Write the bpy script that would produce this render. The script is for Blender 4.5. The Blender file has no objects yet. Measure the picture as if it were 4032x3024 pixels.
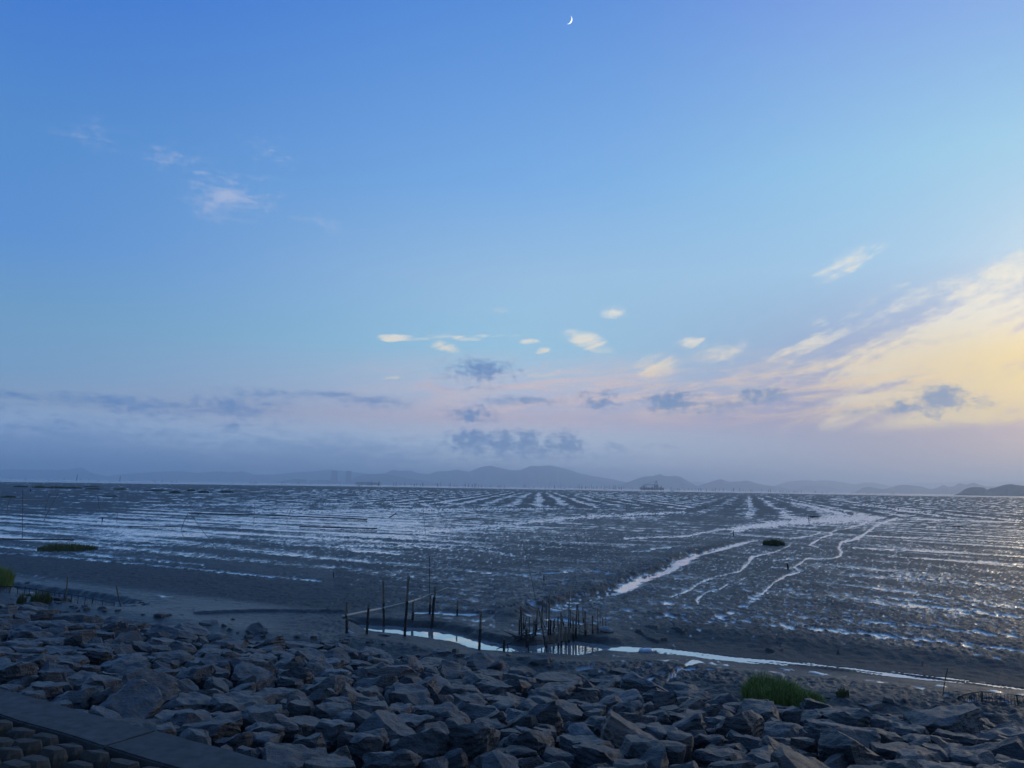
import bpy, bmesh, math, random
import numpy as np
from mathutils import Vector, Matrix, noise as mnoise
rnd = random.Random(7)
scene = bpy.context.scene
COL = scene.collection

# ---------------------------------------------------------------- camera
F = 3028.0                      # focal length in photo pixels (photo is 4032 x 3024)
PITCH, ROLL, CAMZ = math.radians(7.59), 0.0165, 4.5
Fv = np.array([0, math.cos(PITCH), math.sin(PITCH)])
r0 = np.array([1.0, 0, 0]); u0 = np.array([0, -math.sin(PITCH), math.cos(PITCH)])
Rv = math.cos(ROLL) * r0 + math.sin(ROLL) * u0
Uv = -math.sin(ROLL) * r0 + math.cos(ROLL) * u0
CAM = np.array([0, 0, CAMZ])
cam = bpy.data.cameras.new('camera'); camo = bpy.data.objects.new('camera', cam); COL.objects.link(camo)
cam.sensor_width = 36.0; cam.lens = 36.0 * F / 4032.0
cam.clip_start = 0.1; cam.clip_end = 200000
m = Matrix(((Rv[0], Uv[0], -Fv[0], 0), (Rv[1], Uv[1], -Fv[1], 0), (Rv[2], Uv[2], -Fv[2], CAMZ), (0, 0, 0, 1)))
camo.matrix_world = m
scene.camera = camo

def ray(x, y): return Fv * F + Rv * (x - 2016.0) - Uv * (y - 1512.0)
def G(x, y, z=0.0):
    """the point of the level z that the photo shows at pixel x, y"""
    d = ray(x, y); return CAM + d * ((z - CAMZ) / d[2])
def at_depth(x, y, dep): return CAM + ray(x, y) * (dep / F)
def depth_of(p): return float((np.asarray(p) - CAM) @ Fv)
def proj(p):
    q = np.asarray(p, float) - CAM
    k = q @ Fv
    return 2016 + F * (q @ Rv) / k, 1512 - F * (q @ Uv) / k
def azel(x, y):
    d = ray(x, y); d = d / np.linalg.norm(d)
    return math.degrees(math.atan2(d[0], d[1])), math.degrees(math.asin(d[2]))
def horizon_y(x): return 1882.0 + 0.0165 * x
SH = math.radians(60)           # the shore runs 60 degrees left of the view
EU = np.array([-math.sin(SH), math.cos(SH)]); EN = np.array([math.cos(SH), math.sin(SH)])
def SU(s, u, z=0.0): return np.array([EN[0] * s + EU[0] * u, EN[1] * s + EU[1] * u, z])

# ---------------------------------------------------------------- world, sun, exposure
SUN_AZ, SUN_EL = 41.5, 8.0
def lin(c): return tuple(((v / 255) / 12.92 if v / 255 <= 0.04045 else ((v / 255 + 0.055) / 1.055) ** 2.4) for v in c)
world = bpy.data.worlds.new('World'); scene.world = world; world.use_nodes = True
WT = world.node_tree; WT.nodes.clear()
def wn(t, **k):
    n = WT.nodes.new(t)
    for a, b in k.items(): setattr(n, a, b)
    return n
def L(a, b): WT.links.new(a, b)
def wm(op, a, b=None, c=None, clamp=False):
    n = wn('ShaderNodeMath', operation=op); n.use_clamp = clamp
    for i, v in enumerate((a, b, c)):
        if v is None: continue
        if isinstance(v, (int, float)): n.inputs[i].default_value = v
        else: L(v, n.inputs[i])
    return n.outputs[0]
def wsmooth(v, lo, hi, a=0.0, b=1.0):
    n = wn('ShaderNodeMapRange', interpolation_type='SMOOTHSTEP')
    L(v, n.inputs[0])
    for i, q in zip((1, 2, 3, 4), (lo, hi, a, b)): n.inputs[i].default_value = q
    return n.outputs[0]
def wmix(f, a, b, blend='MIX'):
    n = wn('ShaderNodeMix', data_type='RGBA', blend_type=blend)
    if isinstance(f, (int, float)): n.inputs[0].default_value = f
    else: L(f, n.inputs[0])
    for s, v in ((6, a), (7, b)):
        if isinstance(v, tuple): n.inputs[s].default_value = (*v[:3], 1)
        else: L(v, n.inputs[s])
    return n.outputs[2]
def wvec(x, y, z=0.0):
    n = wn('ShaderNodeCombineXYZ')
    for i, v in enumerate((x, y, z)):
        if isinstance(v, (int, float)): n.inputs[i].default_value = v
        else: L(v, n.inputs[i])
    return n.outputs[0]
def wnoise(vec, scale=1.0, detail=3.0, rough=0.55, dist=0.0):
    n = wn('ShaderNodeTexNoise'); L(vec, n.inputs['Vector'])
    n.inputs['Scale'].default_value = scale; n.inputs['Detail'].default_value = detail
    n.inputs['Roughness'].default_value = rough; n.inputs['Distortion'].default_value = dist
    return n
tc = wn('ShaderNodeTexCoord'); sep = wn('ShaderNodeSeparateXYZ'); L(tc.outputs['Generated'], sep.inputs[0])
EL = wm('MULTIPLY', wm('ARCSINE', sep.outputs[2]), 180 / math.pi)
AZ = wm('MULTIPLY', wm('ARCTAN2', sep.outputs[0], sep.outputs[1]), 180 / math.pi)
elp = wm('MAXIMUM', EL, 0.0)
fac = wm('SQRT', wm('DIVIDE', elp, 90.0))
def ramp(stops):
    n = wn('ShaderNodeValToRGB'); cr = n.color_ramp; L(fac, n.inputs[0])
    while len(cr.elements) < len(stops): cr.elements.new(0.5)
    for e, (el, c) in zip(cr.elements, stops):
        e.position = math.sqrt(el / 90); e.color = (c[0] / 4, c[1] / 4, c[2] / 4, 1)
    k = wn('ShaderNodeVectorMath', operation='SCALE'); L(n.outputs[0], k.inputs[0]); k.inputs[3].default_value = 4.0
    return k.outputs[0]
SKY_L = ramp([(0, (0.5948, 0.8345, 1.1927)), (1, (0.5948, 0.8345, 1.1927)), (2, (0.5407, 0.7586, 1.0843)), (3.4, (0.4702, 0.6597, 0.9428)), (5, (0.3359, 0.4712, 0.6734)), (6.9, (0.2229, 0.4352, 0.6889)), (10.3, (0.179, 0.4001, 0.6586)), (15.4, (0.1089, 0.3164, 0.7456)), (22, (0.0888, 0.2829, 0.6869)), (34, (0.0334, 0.1741, 0.6986)), (90, (0.085, 0.25, 0.64))])
SKY_C = ramp([(0, (0.8495, 1.0256, 1.2344)), (1, (0.8495, 1.0256, 1.2344)), (2, (0.7722, 0.9324, 1.1222)), (3.4, (0.6715, 0.8108, 0.9758)), (5, (0.6684, 0.5791, 0.697)), (6.9, (0.6043, 0.6619, 0.8121)), (10.3, (0.3707, 0.6819, 0.8941)), (15.4, (0.3646, 0.6143, 0.8695)), (22, (0.2098, 0.4702, 0.8867)), (34, (0.1019, 0.3019, 0.7804)), (90, (0.085, 0.25, 0.64))])
SKY_R = ramp([(0, (0.2503, 0.2665, 0.4616)), (1, (0.2503, 0.2665, 0.4616)), (2, (0.2275, 0.2422, 0.4196)), (3.4, (0.1978, 0.2106, 0.426)), (5, (0.1413, 0.16, 0.4621)), (6.9, (0.1882, 0.2117, 0.4957)), (10.3, (0.2459, 0.3263, 0.6213)), (15.4, (0.3302, 0.6161, 0.8929)), (22, (0.3144, 0.6487, 0.9034)), (34, (0.2096, 0.3642, 0.8721)), (90, (0.085, 0.25, 0.64))])
# angle from the sun's bearing
saz = math.radians(SUN_AZ)
hl = wm('SQRT', wm('MAXIMUM', wm('SUBTRACT', 1.0, wm('MULTIPLY', sep.outputs[2], sep.outputs[2])), 1e-4))
cosb = wm('DIVIDE', wm('ADD', wm('MULTIPLY', sep.outputs[0], math.sin(saz)), wm('MULTIPLY', sep.outputs[1], math.cos(saz))), hl)
bear = wm('MULTIPLY', wm('ARCCOSINE', wm('MINIMUM', wm('MAXIMUM', cosb, -1.0), 1.0)), 180 / math.pi)
sky = wmix(wsmooth(bear, 5, 44), SKY_R, SKY_C)
sky = wmix(wsmooth(bear, 36, 80), sky, SKY_L)
sky = wmix(wsmooth(bear, 80, 165, 0, 0.5), sky, lin((100, 130, 178)))
nish = wn('ShaderNodeTexSky', sky_type='NISHITA'); nish.sun_disc = False
nish.sun_elevation = math.radians(SUN_EL); nish.sun_rotation = math.radians(SUN_AZ)
nish.air_density = 1.2; nish.dust_density = 2.0; nish.ozone_density = 2.5
nsk = wn('ShaderNodeVectorMath', operation='SCALE'); L(nish.outputs[0], nsk.inputs[0]); nsk.inputs[3].default_value = 0.09
sky = wmix(0.12, sky, nsk.outputs[0])
# --- clouds, placed by bearing and elevation on the sky
P0 = wvec(AZ, EL)
wnz = wnoise(wvec(wm('MULTIPLY', AZ, 0.22), wm('MULTIPLY', EL, 0.6)), 1.0, 3.0, 0.6)
wv = wn('ShaderNodeVectorMath', operation='SUBTRACT'); L(wnz.outputs['Color'], wv.inputs[0]); wv.inputs[1].default_value = (0.5, 0.5, 0.5)
wv2 = wn('ShaderNodeVectorMath', operation='MULTIPLY'); L(wv.outputs[0], wv2.inputs[0]); wv2.inputs[1].default_value = (2.6, 1.3, 0)
wadd = wn('ShaderNodeVectorMath', operation='ADD'); L(P0, wadd.inputs[0]); L(wv2.outputs[0], wadd.inputs[1])
PW = wadd.outputs[0]
fine = wnoise(wvec(wm('MULTIPLY', AZ, 0.42), wm('MULTIPLY', EL, 2.0), 3.0), 1.0, 6.0, 0.66, 0.7)
fineS = wm('SUBTRACT', fine.outputs[0], 0.5)
puffy = wnoise(wvec(wm('MULTIPLY', AZ, 1.5), wm('MULTIPLY', EL, 1.9), 31.0), 1.0, 6.0, 0.6, 0.3)
mixS = wm('MULTIPLY_ADD', wm('SUBTRACT', puffy.outputs[0], 0.5), 0.75, fineS)
def blobs(lst):
    acc = None
    for x, y, w, h, k, *rot in lst:
        a, e = azel(x, y)
        ra, re = math.degrees(w / 2 / F) * 1.75, math.degrees(h / 2 / F) * 2.1
        if rot:
            mp = wn('ShaderNodeMapping', vector_type='TEXTURE'); L(PW, mp.inputs[0])
            mp.inputs['Location'].default_value = (a, e, 0); mp.inputs['Rotation'].default_value = (0, 0, math.radians(rot[0])); mp.inputs['Scale'].default_value = (ra, re, 1)
            v = mp.outputs[0]
        else:
            n = wn('ShaderNodeVectorMath', operation='MULTIPLY_ADD'); L(PW, n.inputs[0])
            n.inputs[1].default_value = (1 / ra, 1 / re, 0); n.inputs[2].default_value = (-a / ra, -e / re, 0)
            v = n.outputs[0]
        ln = wn('ShaderNodeVectorMath', operation='LENGTH'); L(v, ln.inputs[0])
        mk = wm('MULTIPLY_ADD', ln.outputs['Value'], -k, k)
        acc = mk if acc is None else wm('MAXIMUM', acc, mk)
    return acc
CREAM = [(3430, 1420, 620, 110, .7, 4), (3890, 1400, 420, 170, 1.0), (3500, 1572, 420, 30, .8, 3), (3910, 1545, 300, 60, .95), (3190, 1262, 90, 44, .9),
         (3210, 1352, 270, 50, .75, 24), (2725, 1345, 70, 26, .9), (2850, 1400, 170, 70, .6), (3300, 1090, 330, 60, .7, 28), (3330, 1085, 200, 30, .7, 30), (3560, 1180, 380, 90, .62, 26),
         (3930, 1060, 320, 90, .7, 14), (3650, 1290, 420, 110, .6, 18), (2408, 1226, 96, 36, .9), (2320, 1350, 150, 46, .85, -18), (1615, 1335, 165, 18, .85), (1775, 1329, 210, 16, .85),
         (1960, 1323, 130, 14, .6), (1730, 1366, 130, 24, .7, -10), (1960, 1222, 110, 16, .6), (2090, 1350, 56, 16, .75), (2140, 1388, 42, 18, .6), (1562, 1485, 70, 20, .7, 8),
         (2575, 1430, 140, 70, .55, -10), (2135, 1470, 130, 18, .6), (2512, 1063, 130, 10, .45), (3870, 1250, 300, 120, .6, 12)]
PINK = [(1690, 1520, 150, 34, .7, -12), (1450, 1453, 140, 20, .5), (2120, 1540, 420, 60, .5), (2640, 1660, 260, 22, .6), (1620, 1722, 220, 10, .6), (1500, 1670, 260, 14, .45, -5), (3000, 1640, 200, 14, .5), (3080, 1497, 60, 26, .6), (1420, 1540, 130, 14, .6), (2400, 1510, 260, 40, .45)]
PUFF = [(905, 785, 250, 110, .7, 6), (885, 775, 90, 50, .95, 20), (700, 625, 240, 60, .42, 14), (360, 525, 180, 70, .40), (1280, 885, 170, 60, .42, -12), (790, 695, 80, 30, .42), (1060, 600, 200, 100, .3)]
DARK = [(1888, 1458, 230, 70, .65), (1870, 1530, 150, 10, .5), (2050, 1584, 300, 22, .7), (1850, 1624, 150, 46, .65), (2370, 1575, 190, 56, .55), (2630, 1575, 190, 70, .75),
        (2820, 1608, 240, 40, .6), (3004, 1556, 150, 44, .75), (3200, 1584, 86, 12, .5), (3357, 1623, 90, 30, .45), (3555, 1604, 170, 40, .65), (3694, 1578, 130, 70, .85), (3843, 1586, 120, 40, .6),
        (1850, 1734, 140, 70, .75), (1976, 1742, 100, 62, .75), (2067, 1740, 90, 70, .75), (2160, 1752, 130, 50, .55), (2230, 1742, 110, 70, .65), (2480, 1755, 260, 20, .4),
        (70, 1562, 150, 22, .7), (520, 1590, 500, 46, .75), (920, 1594, 310, 76, .7), (1160, 1550, 480, 26, .7), (1450, 1580, 260, 26, .7), (930, 1675, 80, 28, .55), (220, 1700, 120, 40, .35), (100, 1600, 200, 10, .4)]
CUMU = [(1850, 1738, 140, 66, .85), (1975, 1746, 110, 62, .85), (2068, 1744, 90, 66, .85), (2150, 1756, 110, 40, .6), (2232, 1746, 110, 66, .75), (3694, 1580, 130, 66, .9), (3555, 1608, 140, 34, .6), (2625, 1578, 170, 62, .85), (3004, 1558, 140, 42, .8), (2380, 1575, 120, 50, .6), (1895, 1460, 190, 56, .7), (1850, 1628, 120, 40, .7)]
BANK = [(250, 1800, 1500, 190, .8), (1250, 1800, 1200, 150, .7), (2100, 1800, 900, 110, .5)]
def cloud_mask(lst, lo, hi, k=0.9):
    return wsmooth(wm('MULTIPLY_ADD', mixS, k, blobs(lst)), lo, hi)
# broad warm veil on the right
lineE = wm('SUBTRACT', wm('MULTIPLY_ADD', AZ, 0.42, 0.2), EL)           # > 0 below a line that climbs to the right
veiln = wnoise(wvec(wm('MULTIPLY', wm('MULTIPLY_ADD', EL, 0.9, AZ), 0.10), wm('MULTIPLY', wm('MULTIPLY_ADD', AZ, -0.42, EL), 0.55), 7.0), 0.62, 6.0, 0.58, 1.0)
region = wm('MULTIPLY', wm('MULTIPLY', wsmooth(lineE, -4.5, 6.5), wsmooth(EL, 3.2, 6.5)), wm('MULTIPLY', wsmooth(AZ, 0, 22), wsmooth(AZ, 110, 60, 0, 1)))
cden = wm('MULTIPLY_ADD', mixS, 0.60, wm('MULTIPLY', wm('SUBTRACT', veiln.outputs[0], 0.47), 3.0))
CB = blobs(CREAM)
cden = wm('ADD', cden, wm('MULTIPLY', wm('MAXIMUM', CB, 0.0), 0.66))
cden = wm('MULTIPLY_ADD', region, 0.36, cden)
gate = wsmooth(wm('MULTIPLY_ADD', wm('MAXIMUM', CB, 0.0), 1.6, region), 0.02, 0.45)
warm = wmix(wsmooth(bear, 4, 20), lin((255, 228, 146)), lin((252, 234, 200)))
warm = wmix(wsmooth(EL, 8.0, 12.0), warm, lin((244, 240, 226)))
sky = wmix(wm('MULTIPLY', wm('MULTIPLY', wsmooth(cden, 0.14, 0.80), gate), 0.90), sky, warm)
strk = wnoise(wvec(wm('MULTIPLY', wm('MULTIPLY_ADD', EL, 0.7, AZ), 0.13), wm('MULTIPLY', wm('MULTIPLY_ADD', AZ, -0.10, EL), 1.15), 21.0), 1.0, 6.0, 0.64, 0.8)
strm = wm('MULTIPLY', wsmooth(strk.outputs[0], 0.40, 0.62), wm('MULTIPLY', wm('MULTIPLY', wsmooth(EL, 4.0, 6.2), wsmooth(EL, 10.5, 7.0, 0, 1)), wm('MULTIPLY', wsmooth(AZ, -16, 4), wsmooth(AZ, 110, 60, 0, 1))))
peach = wmix(wsmooth(bear, 6, 40), lin((255, 226, 168)), lin((236, 208, 202)))
sky = wmix(wm('MULTIPLY', strm, 0.7), sky, peach)
sky = wmix(wm('MULTIPLY', cloud_mask(PINK, 0.12, 0.9, 1.5), 0.55), sky, lin((222, 196, 200)))
sky = wmix(wm('MULTIPLY', cloud_mask(PUFF, 0.10, 0.95, 1.2), 0.50), sky, lin((206, 208, 226)))
dcol = wmix(wsmooth(bear, 10, 70), lin((120, 148, 186)), lin((94, 138, 194)))
sky = wmix(wm('MULTIPLY', cloud_mask(BANK, 0.10, 0.7, 1.0), 0.6), sky, lin((108, 146, 196)))
sky = wmix(wm('MULTIPLY', cloud_mask(DARK, 0.02, 0.95, 1.5), 0.85), sky, dcol)
cum = wm('MULTIPLY_ADD', wm('SUBTRACT', puffy.outputs[0], 0.5), 1.9, blobs(CUMU))
sky = wmix(wm('MULTIPLY', wsmooth(cum, 0.08, 0.72), wsmooth(cum, 0.1, 0.9, 0.5, 0.85)), sky, dcol)
# glow round the veiled sun, just outside the frame
cs = wn('ShaderNodeVectorMath', operation='DOT_PRODUCT'); L(tc.outputs['Generated'], cs.inputs[0])
ce = math.cos(math.radians(SUN_EL)); cs.inputs[1].default_value = (ce * math.sin(saz), ce * math.cos(saz), math.sin(math.radians(SUN_EL)))
ang = wm('MULTIPLY', wm('ARCCOSINE', wm('MINIMUM', cs.outputs['Value'], 1.0)), 180 / math.pi)
glow = wm('EXPONENT', wm('MULTIPLY', wm('POWER', wm('DIVIDE', ang, 8.5), 2.0), -1.0))
gl = wn('ShaderNodeVectorMath', operation='SCALE'); gl.inputs[0].default_value = (0.42, 0.26, 0.02); L(glow, gl.inputs[3])
sky = wmix(1.0, sky, gl.outputs[0], 'ADD')
bg = wn('ShaderNodeBackground'); L(sky, bg.inputs[0]); bg.inputs[1].default_value = 1.0
wo = wn('ShaderNodeOutputWorld'); L(bg.outputs[0], wo.inputs[0])
world.cycles.sampling_method = 'MANUAL'; world.cycles.sample_map_resolution = 512

sun = bpy.data.lights.new('sun', 'SUN'); suno = bpy.data.objects.new('sun', sun); COL.objects.link(suno)
sun.energy = 0.3; sun.angle = math.radians(16); sun.color = (1.0, 0.80, 0.52)
sd = Vector((ce * math.sin(saz), ce * math.cos(saz), math.sin(math.radians(SUN_EL))))
suno.rotation_euler = sd.to_track_quat('Z', 'Y').to_euler(); suno.location = sd * 50
scene.view_settings.view_transform = 'Standard'; scene.view_settings.look = 'None'
scene.view_settings.exposure = 0.0; scene.view_settings.gamma = 1.0
try: scene.view_settings.use_curve_mapping = False
except Exception: pass
scene.cycles.max_bounces = 6; scene.cycles.diffuse_bounces = 2; scene.cycles.glossy_bounces = 3
scene.cycles.transmission_bounces = 2; scene.cycles.volume_bounces = 4; scene.cycles.transparent_max_bounces = 4
scene.cycles.use_denoising = True
scene.cycles.sample_clamp_indirect = 4.0
scene.cycles.caustics_reflective = False; scene.cycles.caustics_refractive = False

# ---------------------------------------------------------------- helpers
def obj(name, me, mat=None, parent=None, loc=None, **props):
    o = bpy.data.objects.new(name, me); COL.objects.link(o)
    if mat and me is not None and not me.materials: me.materials.append(mat)
    if parent: o.parent = parent
    if loc is not None: o.location = loc
    for k, v in props.items(): o[k] = v
    return o
def empty(name, loc=(0, 0, 0), rz=0.0, **props):
    o = bpy.data.objects.new(name, None); COL.objects.link(o); o.location = loc; o.rotation_euler.z = rz; o.empty_display_size = 0.2
    for k, v in props.items(): o[k] = v
    return o
def tag(o, label, cat, group=None):
    o['label'] = label; o['category'] = cat
    if group: o['group'] = group
    return o
def mesh(name, V, Fc, smooth=False, sharp=None):
    me = bpy.data.meshes.new(name); me.from_pydata([tuple(map(float, v)) for v in V], [], Fc); me.update()
    if smooth:
        me.polygons.foreach_set('use_smooth', [True] * len(me.polygons))
        if sharp: me.set_sharp_from_angle(angle=math.radians(sharp))
    return me
class MB:
    """collects boxes, tubes and strips for one mesh"""
    def __init__(s): s.V, s.F = [], []
    def tube(s, pts, rad, n=7, jit=0.0, caps=True):
        pts = [np.asarray(p, float) for p in pts]
        if not hasattr(rad, '__len__'): rad = [rad] * len(pts)
        b = len(s.V)
        for i, p in enumerate(pts):
            t = pts[min(i + 1, len(pts) - 1)] - pts[max(i - 1, 0)]
            t = t / (np.linalg.norm(t) + 1e-9)
            a = np.cross(t, [0.31, 0.95, 0.05]); a /= np.linalg.norm(a) + 1e-9
            c = np.cross(t, a)
            for k in range(n):
                q = 2 * math.pi * k / n; rr = rad[i] * (1 + rnd.uniform(-jit, jit))
                s.V.append(p + rr * (math.cos(q) * a + math.sin(q) * c))
        for i in range(len(pts) - 1):
            for k in range(n):
                s.F.append((b + i * n + k, b + i * n + (k + 1) % n, b + (i + 1) * n + (k + 1) % n, b + (i + 1) * n + k))
        if caps:
            s.F.append(tuple(b + k for k in range(n))[::-1]); e = b + (len(pts) - 1) * n
            s.F.append(tuple(e + k for k in range(n)))
        return s
    def box(s, c, d, ax=None):
        c = np.asarray(c, float); ax = np.eye(3) if ax is None else ax
        b = len(s.V)
        for i in (-1, 1):
            for j in (-1, 1):
                for k in (-1, 1): s.V.append(c + ax[0] * i * d[0] / 2 + ax[1] * j * d[1] / 2 + ax[2] * k * d[2] / 2)
        for f in ((0, 1, 3, 2), (4, 6, 7, 5), (0, 4, 5, 1), (2, 3, 7, 6), (0, 2, 6, 4), (1, 5, 7, 3)): s.F.append(tuple(b + i for i in f))
        return s
    def build(s, name, mat, parent=None, smooth=True, sharp=45, org=None, **props):
        V = np.asarray(s.V)
        o = None
        if org is not None: V = V - np.asarray(org)
        me = mesh(name, V, s.F, smooth, sharp)
        return obj(name, me, mat, parent, loc=None if org is None or parent is not None else tuple(org), **props)
# materials
def M(name):
    mt = bpy.data.materials.new(name); mt.use_nodes = True
    nt = mt.node_tree; b = nt.nodes['Principled BSDF']
    return mt, nt, b
def nd(nt, t, ins=None, **k):
    n = nt.nodes.new(t)
    for a, b in k.items(): setattr(n, a, b)
    for a, v in (ins or {}).items():
        if hasattr(v, 'is_linked'): nt.links.new(v, n.inputs[a])
        else: n.inputs[a].default_value = v
    return n
def simple(name, c, rough=0.8, var=0.3, scale=6.0, bump=0.3, stretch=(1, 1, 1), spec=0.3, objvar=0.0):
    mt, nt, b = M(name)
    t = nd(nt, 'ShaderNodeTexCoord'); mp = nd(nt, 'ShaderNodeMapping', {0: t.outputs['Object'], 'Scale': stretch})
    n = nd(nt, 'ShaderNodeTexNoise', {'Vector': mp.outputs[0], 'Scale': scale, 'Detail': 6.0, 'Roughness': 0.65})
    cr = nd(nt, 'ShaderNodeMapRange', {0: n.outputs[0], 1: 0.3, 2: 0.7, 3: 1 - var, 4: 1 + var})
    v = cr.outputs[0]
    if objvar:
        oi = nd(nt, 'ShaderNodeObjectInfo')
        k = nd(nt, 'ShaderNodeMapRange', {0: oi.outputs['Random'], 3: 1 - objvar, 4: 1 + objvar})
        v = nd(nt, 'ShaderNodeMath', {0: v, 1: k.outputs[0]}, operation='MULTIPLY').outputs[0]
    sc = nd(nt, 'ShaderNodeVectorMath', {0: c, 3: v}, operation='SCALE')
    nt.links.new(sc.outputs[0], b.inputs['Base Color'])
    b.inputs['Roughness'].default_value = rough; b.inputs['Specular IOR Level'].default_value = spec
    if bump:
        bp = nd(nt, 'ShaderNodeBump', {'Height': n.outputs[0], 'Strength': bump, 'Distance': 0.02})
        nt.links.new(bp.outputs[0], b.inputs['Normal'])
    return mt

# numpy gradient noise
def _h(ix, iy, seed):
    h = (ix.astype(np.int64) * 374761393 + iy.astype(np.int64) * 668265263 + seed * 1274126177) & 0xffffffff
    h = ((h ^ (h >> 13)) * 1274126177) & 0xffffffff
    return (h ^ (h >> 16)) & 0xffff
def pnoise(x, y, seed=0):
    ix = np.floor(x); iy = np.floor(y); fx = x - ix; fy = y - iy
    u = fx * fx * fx * (fx * (fx * 6 - 15) + 10); v = fy * fy * fy * (fy * (fy * 6 - 15) + 10)
    def g(ax, ay, dx, dy):
        a = _h(ax, ay, seed) * (2 * np.pi / 65536.0); return np.cos(a) * dx + np.sin(a) * dy
    a = g(ix, iy, fx, fy); b = g(ix + 1, iy, fx - 1, fy); c = g(ix, iy + 1, fx, fy - 1); d = g(ix + 1, iy + 1, fx - 1, fy - 1)
    return ((a * (1 - u) + b * u) * (1 - v) + (c * (1 - u) + d * u) * v) * 1.5
def fbm(x, y, o=3, seed=0, rough=0.5):
    r = 0; a = 1.0; t = 0
    for i in range(o):
        r = r + a * pnoise(x * 2 ** i + 17.3 * i, y * 2 ** i - 9.1 * i, seed + i); t += a; a *= rough
    return r / t
def sst(x, a, b):
    t = np.clip((x - a) / (b - a), 0, 1); return t * t * (3 - 2 * t)
def seg_dist(X, Y, pts, ys=1.0):
    """distance to a polyline (y scaled by ys), with signed side and running length"""
    best = np.full(X.shape, 1e9); side = np.zeros(X.shape); run = np.zeros(X.shape); acc = 0.0
    for (x0, y0), (x1, y1) in zip(pts[:-1], pts[1:]):
        ax, ay, bx, by = x0, y0 * ys, x1, y1 * ys
        dx, dy = bx - ax, by - ay; l2 = dx * dx + dy * dy + 1e-9; ln = math.sqrt(l2)
        px, py = X - ax, Y * ys - ay
        t = np.clip((px * dx + py * dy) / l2, 0, 1)
        d = np.hypot(px - t * dx, py - t * dy)
        k = d < best
        best = np.where(k, d, best); side = np.where(k, (dx * py - dy * px) / ln, side); run = np.where(k, acc + t * ln, run); acc += ln
    return best, side, run
def in_poly(X, Y, P):
    r = np.zeros(X.shape, bool); n = len(P)
    for i in range(n):
        x0, y0 = P[i]; x1, y1 = P[(i + 1) % n]
        k = ((y0 > Y) != (y1 > Y)) & (X < (x1 - x0) * (Y - y0) / (y1 - y0 + 1e-12) + x0)
        r ^= k
    return r

# ---------------------------------------------------------------- embankment profile (s = metres from the camera towards the sea)
S_ROCK0, S_KERB0, KERB_Z = 6.33, 5.66, 1.52
def toe_s(u): return np.interp(u, [-6, -1, 4, 10, 18, 32, 60], [19.0, 18.7, 18.0, 17.6, 16.2, 15.9, 15.9])
def bank_z(s, u):
    t = np.clip((s - S_ROCK0) / (toe_s(u) - S_ROCK0), 0, 1.3)
    return 1.42 * (1 - t) + 0.02 * np.sin(np.clip(t, 0, 1) * np.pi)

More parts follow.
